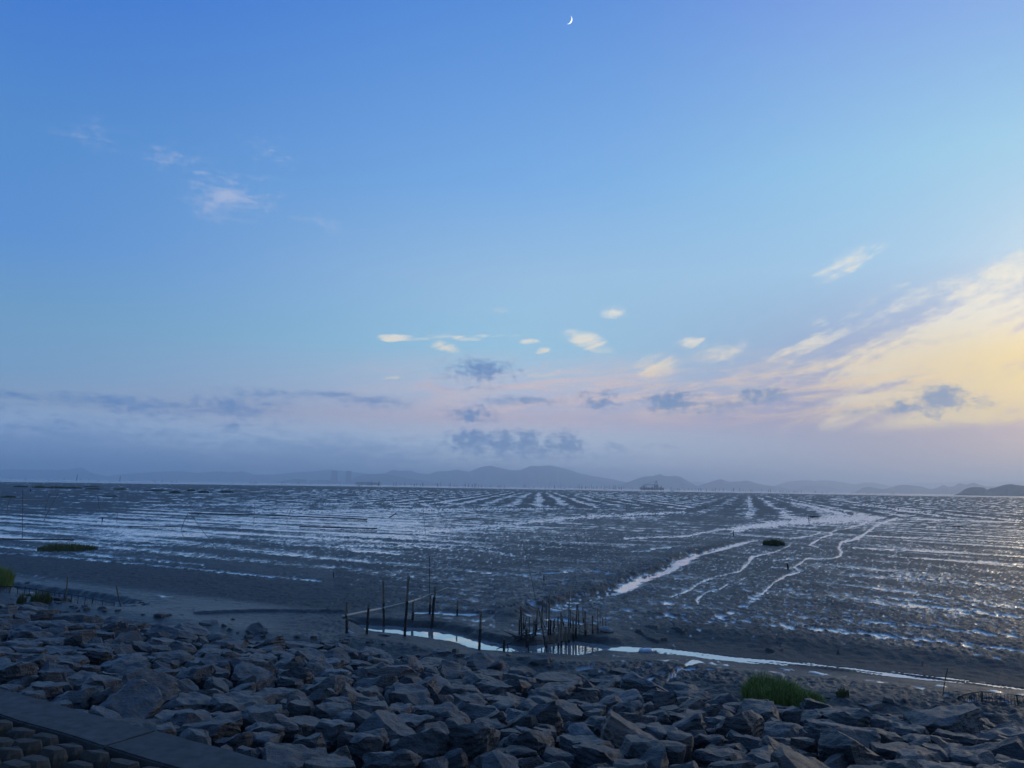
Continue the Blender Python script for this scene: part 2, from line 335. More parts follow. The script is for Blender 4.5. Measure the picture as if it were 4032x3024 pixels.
# ---------------------------------------------------------------- mudflat: one height field from the foot of the bank to the tide line
WATER_Z = -0.2
def build_mud():
    az = np.radians(np.arange(-52, 52.01, 0.0745))
    dl = np.concatenate([[7.0, 7.6, 8.3], np.arange(9.0, 60, 1.4), np.arange(60, 1010, 2.0), np.arange(1010, 2300, 14)])
    A, D0 = np.meshgrid(az, dl)
    # tide line: its drop below the horizon varies along it
    edge = np.interp(np.degrees(az), [-52, -33, -10, 12, 33, 52], [14, 13, 8.2, 8.6, 9.3, 10])
    edge = edge + 0.5 * pnoise(np.degrees(az) * 0.35, az * 0 + 3, 5) + 0.35 * pnoise(np.degrees(az) * 1.3, az * 0 + 8, 6)
    DL = np.maximum(D0, edge[None, :] - 1.2 + 0.02 * D0)
    dist = CAMZ * F / DL
    X, Y = dist * np.tan(A) * 1.0, dist
    # photo pixel of the ground point (only to look up where the traced channels lie)
    qx, qy, qz = X, Y, -CAMZ
    k = qy * Fv[1] + qz * Fv[2]
    PX = 2016 + F * (qx * Rv[0] + qy * Rv[1] + qz * Rv[2]) / k
    PY = 1512 - F * (qx * Uv[0] + qy * Uv[1] + qz * Uv[2]) / k
    DY = PY - horizon_y(PX)
    S, U = X * EN[0] + Y * EN[1], X * EU[0] + Y * EU[1]
    AZD = np.degrees(A); R = np.hypot(X, Y)
    # ---- wetness
    W = -0.42 + 0.0 * X
    def gb(x, y, rx, ry, a): return a * np.exp(-(((PX - x) / rx) ** 2 + ((PY - y) / ry) ** 2))
    for b in [(400, 2085, 900, 66, .32), (1250, 2060, 500, 66, .20), (1750, 2065, 600, 60, .22), (1700, 2150, 500, 50, .10), (100, 1945, 500, 26, -.22), (900, 1930, 900, 16, .04),
              (2130, 1968, 700, 26, .06), (3300, 2045, 260, 30, .25), (2100, 1915, 3000, 12, -.25), (2350, 2170, 400, 60, -.10), (2950, 2250, 300, 90, -.02),
              (3600, 2300, 500, 60, .06), (3900, 2440, 300, 60, .14), (3950, 1990, 400, 60, .05), (400, 2240, 600, 26, -.55), (1000, 2330, 500, 40, -.4), (300, 1990, 400, 18, -.3), (60, 2020, 300, 12, -.2), (1500, 2260, 500, 40, -.06)]:
        W += gb(*b)
    def dirn(azd, xs, ys, o, seed, rough=0.55):
        a = math.radians(azd); al = X * math.sin(a) + Y * math.cos(a); ac = X * math.cos(a) - Y * math.sin(a)
        return fbm(ac / xs, al / ys, o, seed, rough), ac, al
    n1, _, _ = dirn(-62, 1.9, 17.0, 4, 11); n2, _, _ = dirn(-36, 2.2, 18.0, 4, 21); n0 = fbm(X / 9, Y / 9, 3, 31)
    n3 = fbm(X / 0.55, Y / 0.9, 3, 41, 0.6)
    n5 = fbm(X / 1.6, Y / 2.6, 3, 43, 0.6)
    right = sst(PX, 2500, 3100)
    nearf = sst(R, 75, 40)
    W += 0.85 * (n1 * (1 - right) + n2 * right) + 0.25 * n0 + (0.34 + 0.3 * nearf) * n3 + 0.24 * n5
    # furrows of the shellfish beds, running out to sea
    def furrow(azd, per, mask, amp, seed, wob=0.5):
        a = math.radians(azd); al = X * math.sin(a) + Y * math.cos(a); ac = X * math.cos(a) - Y * math.sin(a)
        ac = ac + wob * fbm(al / 60, ac / 20, 2, seed) * 3
        idx = np.floor(ac / per); w = np.cos(2 * np.pi * ac / per)
        gain = 0.55 + 0.9 * (_h(idx, idx * 0 + seed, 3) / 65535.0)
        cut = fbm(al / 26, ac / per * 1.0, 2, seed + 5)
        return mask * amp * (np.clip(w, -0.6, 1) * gain + 0.8 * cut)
    W += furrow(2.1, 6.6, sst(AZD, -19, -9) * sst(AZD, 17, 11) * sst(DY, 18, 26) * sst(DY, 84, 66), 0.33, 51)
    W += furrow(17.0, 7.5, sst(AZD, 9, 17) * sst(DY, 16, 26) * sst(DY, 120, 92), 0.28, 61)
    W += furrow(-36.0, 4.6, sst(PX, 3150, 3500) * sst(DY, 90, 120) * sst(DY, 560, 420), 0.28, 71)
    W += furrow(-58.0, 5.2, sst(PX, 2100, 1200) * sst(DY, 60, 110) * sst(DY, 400, 330), 0.26, 81, 0.8)
    W += furrow(-75.0, 9.0, sst(AZD, -8, -18) * sst(DY, 16, 30) * sst(DY, 110, 80), 0.22, 91, 0.8)
    n6 = pnoise(X * 4.3, Y * 2.4, 171) + 0.6 * pnoise(X * 8.1, Y * 4.6, 172)
    fl = sst(DY, 110, 220) * np.clip(0.35 + gb(3400, 2330, 900, 150, .9) + gb(2700, 2330, 500, 120, .7) + gb(1700, 2170, 700, 90, .6), 0, 1)
    W += fl * (1.0 * sst(n6, 0.30, 0.85) - 0.16)
    # traced runnels and puddles: (points, half thickness, strength, raggedness)
    ST = [([(0, 2152), (150, 2166), (390, 2185), (600, 2205), (800, 2225)], 5, .5, .5), ([(0, 2180), (292, 2198), (516, 2219), (759, 2240), (1033, 2268), (1264, 2288)], 7, .75, .5), ([(292, 2128), (547, 2146), (700, 2150)], 4, .6, .4),
          ([(1640, 2098), (1900, 2075), (2100, 2055), (2300, 2035), (2688, 2017)], 8, .6, .5), ([(1000, 2015), (1344, 2012), (1590, 2006), (2200, 2003)], 6, .5, .5), ([(600, 1990), (1100, 1984), (1800, 1982)], 3, .4, .4),
          ([(1393, 2170), (1480, 2171), (1569, 2182)], 6, .9, .3), ([(1344, 2148), (1600, 2150), (1900, 2168), (2010, 2184)], 7, .55, .6), ([(1240, 2118), (1344, 2118), (1500, 2128)], 5, .5, .5), ([(2040, 2268), (2200, 2260), (2260, 2252), (2310, 2249), (2370, 2260), (2425, 2272)], 6, .9, .3),
          ([(2490, 2175), (2560, 2172)], 6, 1, .2), ([(2565, 2163), (2650, 2157)], 7, 1, .2), ([(2360, 2333), (2300, 2345), (2240, 2362)], 2, .3, .4), ([(2160, 2312), (2260, 2296)], 5, .45, .7), ([(2460, 2120), (2700, 2112), (2830, 2085), (2970, 2077)], 7, .7, .4),
          ([(2890, 2085), (2970, 2072), (3090, 2058), (3230, 2048), (3330, 2043), (3440, 2042)], 17, .95, .35), ([(3120, 1980), (3160, 1986), (3250, 2008), (3360, 2034)], 9, .9, .35), ([(3050, 2070), (3180, 2055), (3300, 2050)], 10, .6, .4),
          ([(3435, 2043), (3405, 2061), (3326, 2083)], 4, 1, .2), ([(3295, 2086), (3265, 2098), (3283, 2104), (3235, 2116), (3186, 2146), (3223, 2155)], 4, 1, .2), ([(3253, 2061), (3186, 2080)], 4, 1, .2), ([(3229, 2095), (3204, 2107), (3113, 2122)], 4.5, 1, .2),
          ([(3113, 2146), (3052, 2174), (2961, 2192)], 4.5, 1, .2), ([(2961, 2192), (2949, 2213), (2913, 2247)], 7, 1.1, .2), ([(2913, 2247), (2810, 2274), (2746, 2300)], 5, 1.1, .2), ([(2746, 2300), (2715, 2324), (2641, 2349)], 7, .9, .3), ([(2620, 2375), (2645, 2378)], 13, 1.2, .2),
          ([(2864, 2302), (2835, 2319), (2780, 2332), (2745, 2359), (2752, 2384)], 4.5, 1.1, .2), ([(2910, 2286), (2935, 2276)], 4, .8, .4),
          ([(3532, 2040), (3466, 2061), (3423, 2089), (3375, 2122), (3314, 2134), (3302, 2158), (3314, 2171), (3308, 2189), (3277, 2201), (3174, 2201), (3156, 2216), (3125, 2231), (3150, 2250), (3089, 2268), (3046, 2298), (3000, 2338)], 6, 1.15, .25), ([(3375, 2118), (3345, 2130)], 9, 1.1, .2),
          ([(3000, 2338), (2920, 2394), (2815, 2438), (2720, 2493)], 14, .42, .5), ([(3040, 2235), (3140, 2238)], 5, .8, .3), ([(3050, 2206), (3160, 2200)], 5, .7, .5),
          ([(3360, 2156), (3600, 2168), (4032, 2192), (4600, 2224)], 4.5, 1.0, .25), ([(3500, 2192), (3780, 2207), (4032, 2222), (4600, 2254)], 4.5, 1.0, .3), ([(3417, 2110), (3684, 2119), (4032, 2137), (4500, 2160)], 3, .65, .4), ([(3538, 2043), (3769, 2048), (4032, 2058), (4600, 2075)], 4, .95, .25), ([(3650, 2075), (4032, 2090)], 3, .5, .5),
          ([(3271, 1964), (3500, 2000), (3769, 2043)], 3, .6, .4), ([(3400, 1990), (3700, 2022), (4032, 2050)], 3, .5, .4), ([(3530, 2020), (3470, 2040)], 3, .6, .3), ([(3507, 2267), (3646, 2279), (4032, 2314), (4500, 2352)], 10, .55, .6), ([(3447, 2349), (3646, 2364), (4032, 2394), (4500, 2430)], 9, .6, .6),
          ([(3581, 2384), (3795, 2404), (4032, 2433), (4500, 2490)], 12, .72, .6), ([(3318, 2438), (3497, 2453), (3666, 2471), (3894, 2493), (4032, 2505), (4500, 2550)], 9, .72, .7), ([(3119, 2473), (3323, 2483), (3561, 2510), (3745, 2528), (3894, 2543), (4032, 2558), (4500, 2610)], 9, .8, .7), ([(2850, 2440), (2990, 2448), (3130, 2470)], 8, .6, .8),
          ([(500, 2333), (545, 2335)], 4, 1, .1), ([(560, 2340), (680, 2350)], 4, 1, .1), ([(700, 2353), (760, 2358)], 3.5, 1, .15), ([(775, 2361), (820, 2366)], 3.5, 1, .1), ([(840, 2366), (880, 2371)], 3, 1, .1), ([(920, 2382), (945, 2384)], 3, 1, .1), ([(135, 2292), (178, 2294)], 4, 1, .1), ([(200, 2297), (220, 2299)], 2.5, 1, .1),
          ([(1637, 2412), (1700, 2412), (1800, 2419), (1880, 2419)], 4.5, 1.3, .08), ([(2152, 2436), (2220, 2443), (2290, 2456)], 8, 1.3, .1), ([(2148, 2471), (2170, 2472)], 5, 1.2, .1), ([(2110, 2515), (2180, 2560)], 5, .1, .2), ([(2870, 2610), (2740, 2650), (2700, 2690), (2620, 2700)], 1, .1, .3),
          ([(2735, 2605), (2690, 2635), (2650, 2670), (2610, 2700)], 13, 1.0, .5), ([(2650, 2590), (2800, 2600), (2960, 2625), (3130, 2650)], 11, .95, .8), ([(3340, 2700), (3360, 2690)], 9, 1.1, .6), ([(3060, 2615), (3200, 2635), (3330, 2660), (3480, 2680), (3640, 2705)], 9, 1.0, .7), ([(3470, 2680), (3580, 2695)], 7, 1.1, .7),
          ([(3690, 2690), (3850, 2702), (4032, 2725), (4300, 2760)], 12, .8, .3), ([(2540, 2530), (2640, 2530), (2700, 2545)], 14, .6, .9), ([(2560, 2420), (2700, 2440)], 8, .35, .8), ([(3715, 2733), (3760, 2742)], 7, 1.1, .7), ([(2200, 2490), (2140, 2510)], 8, .3, .3)]
    n4 = fbm(X / 0.35, Y / 0.6, 2, 47, 0.6)
    for pts, th, st, rg in ST:
        xs = [p[0] for p in pts]; ys = [p[1] for p in pts]; mg = th * 4
        k = (PX > min(xs) - mg * 2) & (PX < max(xs) + mg * 2) & (PY > min(ys) - mg) & (PY < max(ys) + mg)
        if not k.any(): continue
        d, _, rn_ = seg_dist(PX[k], PY[k], pts, 1.6)
        d = d / np.clip(1 + 0.75 * pnoise(rn_ / 42, rn_ * 0 + th, 191), 0.45, 1.7); vary = np.clip(0.92 + 0.75 * pnoise(rn_ / 60, rn_ * 0 + st * 7, 193), 0.4, 1.3) if st * th < 12 else 1.0
        dj = d * (1.15 + 0.75 * n5[k] + 0.5 * n0[k]) + th * (0.9 * n3[k] + 0.5 * n5[k]) * (0.3 + rg)
        W[k] = np.maximum(W[k], -0.55) + vary * st * (1.05 - 0.4 * rg) * (1 - sst(dj / th, 0.2, 1.25)) + rg * 2.4 * n4[k] * np.exp(-(d / (th * 2)) ** 2)
    # banks, slopes and smooth slick beside the creek
    creek_y = np.interp(PX, [-600, 0, 500, 1000, 1345, 1700, 2050, 2400, 2800, 3200, 3600, 4032, 4600], [2180, 2262, 2318, 2378, 2425, 2455, 2500, 2520, 2560, 2620, 2650, 2690, 2750])
    near = sst(PY - creek_y, -14, 6)
    dark_bank = np.exp(-((PY - creek_y + 50 + 18 * n0) / 42) ** 2) * np.clip(1.1 * (np.abs(PX - 1900) / 900) ** 1.5, 0.1, 1)
    W -= 0.75 * dark_bank * (1 - 0.3 * n0)
    W -= 0.38 * near
    # ---- heights
    H = 0.05 * n0 + 0.03 * n1 + 0.0 * X
    H -= 0.06 * np.clip(W + 0.2, -0.6, 0.6)
    clod = fbm(X * 2.8, Y * 2.4, 4, 101, 0.7); lump = np.abs(pnoise(X * 4.6, Y * 3.8, 107))
    amp = 0.050 + 0.012 * sst(R, 30, 80)
    slick = near * sst(PX, 1500, 900) + 0.9 * np.exp(-((PX - 2250) / 420) ** 2 - ((PY - 2470) / 70) ** 2) + near * sst(PX, 3300, 3700) * sst(PY - creek_y, 40, 10)
    rough_near = np.exp(-((PX - 2560) / 330) ** 2 - ((PY - 2660) / 75) ** 2) + 0.8 * np.exp(-((PX - 3850) / 260) ** 2 - ((PY - 2790) / 60) ** 2)
    amp = amp * (1 - 0.7 * np.clip(slick, 0, 1)) * (1 + 0.9 * rough_near)
    H += amp * (1.3 * clod + 0.9 * lump - 0.2)
    W += 1.25 * rough_near * (pnoise(X * 3.1, Y * 2.6, 131) * 1.8 + 0.05)
    # ribbed gully
    GP = [(2995, 2118), (2904, 2138), (2836, 2158), (2769, 2174), (2723, 2184), (2655, 2218), (2601, 2250), (2520, 2272), (2475, 2291), (2429, 2318), (2405, 2328), (2360, 2338), (2300, 2352), (2240, 2366), (2180, 2384), (2120, 2404), (2060, 2440)]
    GG = [tuple(G(x, y)[:2]) for x, y in GP]
    k = (PX > 1950) & (PX < 3100) & (PY > 2080) & (PY < 2480)
    d, sd, rn = seg_dist(X[k], Y[k], GG)
    # walking the list comes towards the camera: its right hand is the upper, left bank in the picture
    ribs = pnoise(rn * 1.5, sd * 0.5, 141) * 0.35 + pnoise(rn * 3.6, sd * 0.9, 143) * 0.16
    up = -sd + ribs
    prof = 0.17 * sst(up, 0.05, 0.7) * np.exp(-np.clip(up - 0.7, 0, None) / 3.0) - 0.13 * np.exp(-((sd - 0.35) / 0.45) ** 2) + 0.05 * np.exp(-((sd - 1.3) / 0.6) ** 2)
    fade = sst(rn, 0, 12)
    H[k] += prof * fade
    wet_floor = np.exp(-((sd - 0.3) / 0.38) ** 2)
    W[k] += (1.0 * wet_floor * sst(PX[k], 2330, 2460) - 0.25 * sst(up, 0.0, 0.3) * np.exp(-np.clip(up - 0.3, 0, None) / 0.8)) * fade
    # small scarps on the slick by the trap
    for P_, hh in [([(2060, 2395), (1960, 2420), (1880, 2415), (1760, 2405), (1640, 2404)], 0.07), ([(2090, 2450), (2010, 2455), (1950, 2462), (1880, 2480)], 0.08), ([(2800, 2425), (2600, 2425), (2420, 2400), (2200, 2380)], 0.05), ([(1320, 2415), (1000, 2412), (820, 2420)], 0.10), ([(70, 2290), (160, 2305)], 0.07), ([(3000, 2590), (2850, 2570)], 0.05)]:
        k = (PX > min(p[0] for p in P_) - 60) & (PX < max(p[0] for p in P_) + 60) & (PY > min(p[1] for p in P_) - 40) & (PY < max(p[1] for p in P_) + 40)
        d, sd, rn = seg_dist(X[k], Y[k], [tuple(G(*p)[:2]) for p in P_])
        sd = sd + 0.12 * pnoise(rn * 2, rn * 0, 3)
        H[k] += hh * sst(-sd, -0.12, 0.12) * np.exp(-np.clip(-sd, 0, None) / 1.2) * np.exp(-(np.clip(d - np.abs(sd), 0, None) / 0.5) ** 2)
    # ---- creek bed
    for P_, far in CREEKS:
        Pg = [tuple(G(x, y, WATER_Z)[:2]) for x, y in P_]
        xs = [p[0] for p in Pg]; ys = [p[1] for p in Pg]
        k = (X > min(xs) - 4) & (X < max(xs) + 4) & (Y > min(ys) - 4) & (Y < max(ys) + 4)
        if not k.any(): continue
        x, y = X[k], Y[k]
        jx = x + 0.14 * pnoise(x * 1.3, y * 1.3, 151) + 0.06 * pnoise(x * 4, y * 4, 152); jy = y + 0.12 * pnoise(x * 1.3 + 9, y * 1.3, 153) + .05 * pnoise(x * 4, y * 4, 154)
        d, sd, rn = seg_dist(jx, jy, Pg + [Pg[0]]); ins = in_poly(jx, jy, Pg)
        fard, _, _ = seg_dist(x, y, [tuple(G(a, b, WATER_Z)[:2]) for a, b in far])
        isfar = fard < d + 0.12
        h = H[k]
        BAR = sst(PX[k], 2420, 2620); barn = fbm((x * EN[0] + y * EN[1]) * 4.6, (x * EU[0] + y * EU[1]) * 0.42, 4, 157, 0.6) - 0.10
        hn = WATER_Z + 0.10 * d + 0.3 * (h) * np.clip(d, 0, 1)
        bh = 0.19 - 0.12 * sst(PX[k], 2350, 2650)
        hf = WATER_Z + bh * sst(d, 0.02, 0.38 + 2.2 * sst(PX[k], 2350, 2650)) + 0.03 * pnoise(x * 3, y * 3, 155) * sst(d, 0, .2)
        out = np.where(isfar, np.minimum(np.maximum(hf, WATER_Z + .01), h + 0.03 * sst(d, 2, .2)), np.minimum(hn, h))
        fx = sst(PX[k], min(p[0] for p in P_) - 5, min(p[0] for p in P_) + 110); out = out * fx + h * (1 - fx)
        out = np.where(d > 3.0, h, out * (1 - sst(d, 1.5, 3.0)) + h * sst(d, 1.5, 3.0))
        H[k] = np.where(ins, np.minimum(h, WATER_Z) - np.minimum(0.2, 0.4 * d) * (1 - BAR) - 0.004 + BAR * (-0.010 + 0.022 * sst(PX[k], 2750, 3250) + 0.085 * barn), out)
        W[k] = np.where(ins, -2.0, W[k] - np.where(isfar, 0.9 * np.exp(-(d / 0.5) ** 2), -0.10 * np.exp(-(d / 0.6) ** 2)))
    # ---- bank under the boulders
    ts = toe_s(U)
    bz = bank_z(S, U) - 0.34 + 0.05 * clod
    t = sst(S, ts + 0.9, ts - 1.0)
    H = H * (1 - t) + np.maximum(bz, -0.08) * t + 0.10 * sst(S, ts + 2.2, ts + 0.3) * (1 - t)
    W = np.where(S < ts + 0.4, W - 0.8 * sst(S, ts + 0.6, ts - 0.6), W)
    H = np.where(S < S_ROCK0, KERB_Z - 0.55, H)
    # puddles lie level and a little low
    wet = sst(W, -0.30, 0.12)
    flat = 0.05 * n0 - 0.035
    H = H * (1 - 0.92 * wet * (S > ts + 0.2)) + flat * 0.92 * wet * (S > ts + 0.2)
    far_e = DL - edge[None, :]
    H = np.where(far_e < 1.2, np.minimum(H, -0.1 - 0.9 * sst(far_e, 1.2, -0.6)), H)
    damp_sheen = np.maximum(sst(W, -0.9, -0.1) * (0.75 + 0.5 * n5), 0.85 * np.clip(slick, 0, 1)) * (1 - 0.8 * np.clip(dark_bank, 0, 1))
    damp_sheen = damp_sheen * (1 - 0.75 * sst(R, 70, 230))  # fades with camera distance, standing in for clods that hide the far sheen
    damp_sheen = np.clip(np.maximum(damp_sheen, 0.5 * near * (0.8 + 0.9 * n5)), 0, 1)
    V = np.stack([X, Y, H], -1).reshape(-1, 3).astype(np.float32)
    nr, nc = X.shape
    i = np.arange(nr * nc).reshape(nr, nc)
    Q = np.stack([i[:-1, :-1], i[1:, :-1], i[1:, 1:], i[:-1, 1:]], -1).reshape(-1, 4)[:, ::-1]
    Q = Q[:, [0, 1, 2, 3]]
    me = bpy.data.meshes.new('mudflat')
    me.vertices.add(len(V)); me.vertices.foreach_set('co', V.ravel())
    me.loops.add(Q.size); me.loops.foreach_set('vertex_index', Q.ravel().astype(np.int32))
    me.polygons.add(len(Q)); me.polygons.foreach_set('loop_start', np.arange(0, Q.size, 4, dtype=np.int32))
    me.polygons.foreach_set('use_smooth', np.ones(len(Q), bool))
    me.update(); me.validate()
    for nm, a in (('wet', wet), ('damp_sheen', damp_sheen)):
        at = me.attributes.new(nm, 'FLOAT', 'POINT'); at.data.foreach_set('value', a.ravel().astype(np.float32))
    return me, (az, dl, H, edge)

CREEKS = [
    ([(1345, 2455), (1440, 2462), (1520, 2466), (1620, 2470), (1700, 2476), (1780, 2490), (1850, 2511), (1930, 2531), (2010, 2542), (2060, 2546), (2120, 2540), (2180, 2532), (2240, 2524), (2330, 2535), (2400, 2545), (2460, 2548), (2580, 2552), (2688, 2563), (2813, 2578), (2960, 2594), (3050, 2604), (3120, 2616), (3100, 2624), (2950, 2611), (2813, 2596), (2688, 2582), (2580, 2570), (2460, 2564), (2390, 2559), (2340, 2564), (2280, 2580), (2150, 2571), (2000, 2563), (1900, 2557), (1850, 2545), (1790, 2526), (1700, 2513), (1610, 2501), (1520, 2490), (1440, 2480), (1390, 2468)],
     [(1345, 2455), (1520, 2466), (1620, 2470), (1700, 2476), (1780, 2490), (1850, 2511), (1930, 2531), (2010, 2542), (2060, 2546), (2120, 2540), (2240, 2524), (2330, 2535), (2460, 2548), (2688, 2563), (2960, 2594)]),
    ([(3000, 2596), (3150, 2610), (3298, 2625), (3450, 2641), (3596, 2656), (3695, 2666), (3850, 2684), (4032, 2702), (4500, 2755), (4500, 2772), (4032, 2716), (3850, 2697), (3695, 2680), (3596, 2671), (3450, 2656), (3298, 2638), (3150, 2621)],
     [(3000, 2596), (3150, 2610), (3298, 2625), (3450, 2641), (3596, 2656), (3695, 2666), (3850, 2684), (4032, 2702), (4500, 2755)]),
    ([(0, 2314), (60, 2316), (160, 2330), (270, 2342), (400, 2362), (520, 2385), (500, 2387), (390, 2368), (260, 2349), (150, 2337), (50, 2322)],
     [(0, 2312), (160, 2328), (400, 2360), (520, 2384)]),
]
# mud material
def mud_material():
    mt, nt, b = M('wet_mud')
    w = nd(nt, 'ShaderNodeAttribute', attribute_name='wet'); dp = nd(nt, 'ShaderNodeAttribute', attribute_name='damp_sheen')
    g = nd(nt, 'ShaderNodeNewGeometry')
    n = nd(nt, 'ShaderNodeTexNoise', {'Vector': g.outputs['Position'], 'Scale': 3.0, 'Detail': 7.0, 'Roughness': 0.68})
    n2 = nd(nt, 'ShaderNodeTexNoise', {'Vector': g.outputs['Position'], 'Scale': 0.35, 'Detail': 4.0, 'Roughness': 0.6})
    n3 = nd(nt, 'ShaderNodeTexNoise', {'Vector': g.outputs['Position'], 'Scale': 11.0, 'Detail': 5.0, 'Roughness': 0.7})
    dry = nd(nt, 'ShaderNodeMix', {0: n2.outputs[0], 6: (0.034, 0.032, 0.027, 1), 7: (0.064, 0.059, 0.050, 1)}, data_type='RGBA')
    k = nd(nt, 'ShaderNodeMapRange', {0: n.outputs[0], 1: 0.3, 2: 0.7, 3: 0.5, 4: 1.5})
    col = nd(nt, 'ShaderNodeVectorMath', {0: dry.outputs[2], 3: k.outputs[0]}, operation='SCALE')
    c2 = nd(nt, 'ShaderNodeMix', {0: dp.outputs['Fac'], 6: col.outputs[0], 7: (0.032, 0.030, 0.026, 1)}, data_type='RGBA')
    c3 = nd(nt, 'ShaderNodeMix', {0: w.outputs['Fac'], 6: c2.outputs[2], 7: (0.62, 0.62, 0.61, 1)}, data_type='RGBA')
    nt.links.new(c3.outputs[2], b.inputs['Base Color'])
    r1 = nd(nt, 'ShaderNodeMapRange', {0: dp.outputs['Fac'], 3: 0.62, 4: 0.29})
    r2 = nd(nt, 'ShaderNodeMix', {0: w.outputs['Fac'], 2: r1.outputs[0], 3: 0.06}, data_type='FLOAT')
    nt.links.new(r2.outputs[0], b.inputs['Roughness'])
    io = nd(nt, 'ShaderNodeMapRange', {0: w.outputs['Fac'], 3: 1.36, 4: 1.6}); nt.links.new(io.outputs[0], b.inputs['IOR'])
    mtl = nd(nt, 'ShaderNodeMapRange', {0: w.outputs['Fac'], 1: 0.45, 2: 1.0, 3: 0.0, 4: 0.7}); nt.links.new(mtl.outputs[0], b.inputs['Metallic'])
    h = nd(nt, 'ShaderNodeMath', {0: n.outputs[0], 1: n3.outputs[0]}, operation='ADD')
    st = nd(nt, 'ShaderNodeMapRange', {0: w.outputs['Fac'], 3: 1.0, 4: 0.0})
    bp = nd(nt, 'ShaderNodeBump', {'Height': h.outputs[0], 'Strength': st.outputs[0], 'Distance': 0.055})
    nt.links.new(bp.outputs[0], b.inputs['Normal'])
    return mt
def water_material(name, col, rough, ior, ripple, scale, metal=0.0):
    mt, nt, b = M(name)
    g = nd(nt, 'ShaderNodeNewGeometry')
    n = nd(nt, 'ShaderNodeTexNoise', {'Vector': g.outputs['Position'], 'Scale': scale, 'Detail': 3.0, 'Roughness': 0.55})
    n2 = nd(nt, 'ShaderNodeTexNoise', {'Vector': g.outputs['Position'], 'Scale': 0.4, 'Detail': 2.0})
    st = nd(nt, 'ShaderNodeMapRange', {0: n2.outputs[0], 1: 0.45, 2: 0.7, 3: ripple * 0.3, 4: ripple})
    bp = nd(nt, 'ShaderNodeBump', {'Height': n.outputs[0], 'Strength': st.outputs[0], 'Distance': 0.02})
    nt.links.new(bp.outputs[0], b.inputs['Normal'])
    b.inputs['Base Color'].default_value = (*col, 1); b.inputs['Metallic'].default_value = metal; b.inputs['Roughness'].default_value = rough; b.inputs['IOR'].default_value = ior
    return mt
mud_me, MUDGRID = build_mud()
MUD = mud_material()
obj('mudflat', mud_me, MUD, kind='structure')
_az, _dl, _H, _edge = MUDGRID
def ground_z(p):
    a = math.atan2(p[0], p[1]); d = CAMZ * F / max(p[1], 1.0)
    j = int(np.clip(round((a - _az[0]) / (_az[1] - _az[0])), 0, len(_az) - 1))
    i = int(np.clip(np.searchsorted(_dl, d), 0, len(_dl) - 1))
    return float(_H[i, j])
# sea (reaches the horizon) and creek water
SEA = water_material('sea_water', (0.16, 0.19, 0.22), 0.22, 1.45, 0.15, 0.8)
obj('sea', mesh('sea', [(-23500, -2000, -0.6), (23500, -2000, -0.6), (23500, 23500, -0.6), (-23500, 23500, -0.6)], [(0, 1, 2, 3)]), SEA, kind='structure')
CREEKW = water_material('creek_water', (0.62, 0.62, 0.60), 0.02, 1.5, 0.022, 6.0, 0.72)
cw = [SU(17.2, -12, WATER_Z), SU(27.5, -12, WATER_Z), SU(27.5, 46, WATER_Z), SU(17.2, 46, WATER_Z)]
obj('creek_water', mesh('creek_water', cw, [(0, 1, 2, 3)]), CREEKW, kind='structure')

# ---------------------------------------------------------------- embankment body, block slope, concrete edge beam
CONC = simple('weathered_concrete', (0.078, 0.070, 0.060), 0.85, 0.4, 5.0, 0.35, objvar=0.05)
BLOCKM = simple('dark_concrete_block', (0.070, 0.055, 0.040), 0.9, 0.45, 14.0, 0.4, objvar=0.18)
SOIL = simple('bank_soil', (0.05, 0.045, 0.04), 0.95, 0.3, 4.0, 0.4)
prof = [(5.9, -1.0), (5.9, KERB_Z - 0.45), (5.60, KERB_Z - 0.18), (2.6, KERB_Z + 0.32), (1.6, 2.75), (-4.5, 2.85), (-12, 0.3), (-12, -1.0)]
V = [SU(s, u, z) for u in (-70, 90) for s, z in prof]; n = len(prof)
Fc = [(i, (i + 1) % n, n + (i + 1) % n, n + i) for i in range(n)] + [tuple(range(n))[::-1], tuple(range(n, 2 * n))]
obj('embankment', mesh('embankment', V, Fc), SOIL, kind='structure')
beam = empty('concrete_edge_beam', SU(6.0, 9, KERB_Z - 0.4)); tag(beam, 'flat grey concrete beam running between the block slope and the boulders', 'kerb')
ju = float(G(490, 2914, KERB_Z)[:2] @ EU)
for k in range(-2, 5):
    u1, u2 = ju + k * 3.6 + 0.007, ju + (k + 1) * 3.6 - 0.007
    if u1 > 22 or u2 < -1: continue
    bm = bmesh.new(); bmesh.ops.create_cube(bm, size=1.0)
    for v in bm.verts: v.co = Vector((v.co.x * (S_ROCK0 - S_KERB0), v.co.y * (u2 - u1), v.co.z * 0.42))
    bmesh.ops.bevel(bm, geom=bm.edges[:], offset=0.018, segments=2, affect='EDGES')
    bmesh.ops.subdivide_edges(bm, edges=[e for e in bm.edges if e.calc_length() > 1], cuts=14)
    for v in bm.verts:
        v.co += Vector((mnoise.noise(v.co * 1.7 + Vector((k, 0, 0))), mnoise.noise(v.co * 2.3), mnoise.noise(v.co * 1.9))) * 0.010
        c = v.co.copy(); w = SU(S_KERB0 + (S_ROCK0 - S_KERB0) / 2 + c.x, (u1 + u2) / 2 + c.y, KERB_Z - 0.21 + c.z)
        v.co = Vector(w - np.array(beam.location))
    me = bpy.data.meshes.new('slab'); bm.to_mesh(me); bm.free()
    if np.cross(EN, EU) < 0: me.flip_normals()
    obj('slab', me, CONC, beam)
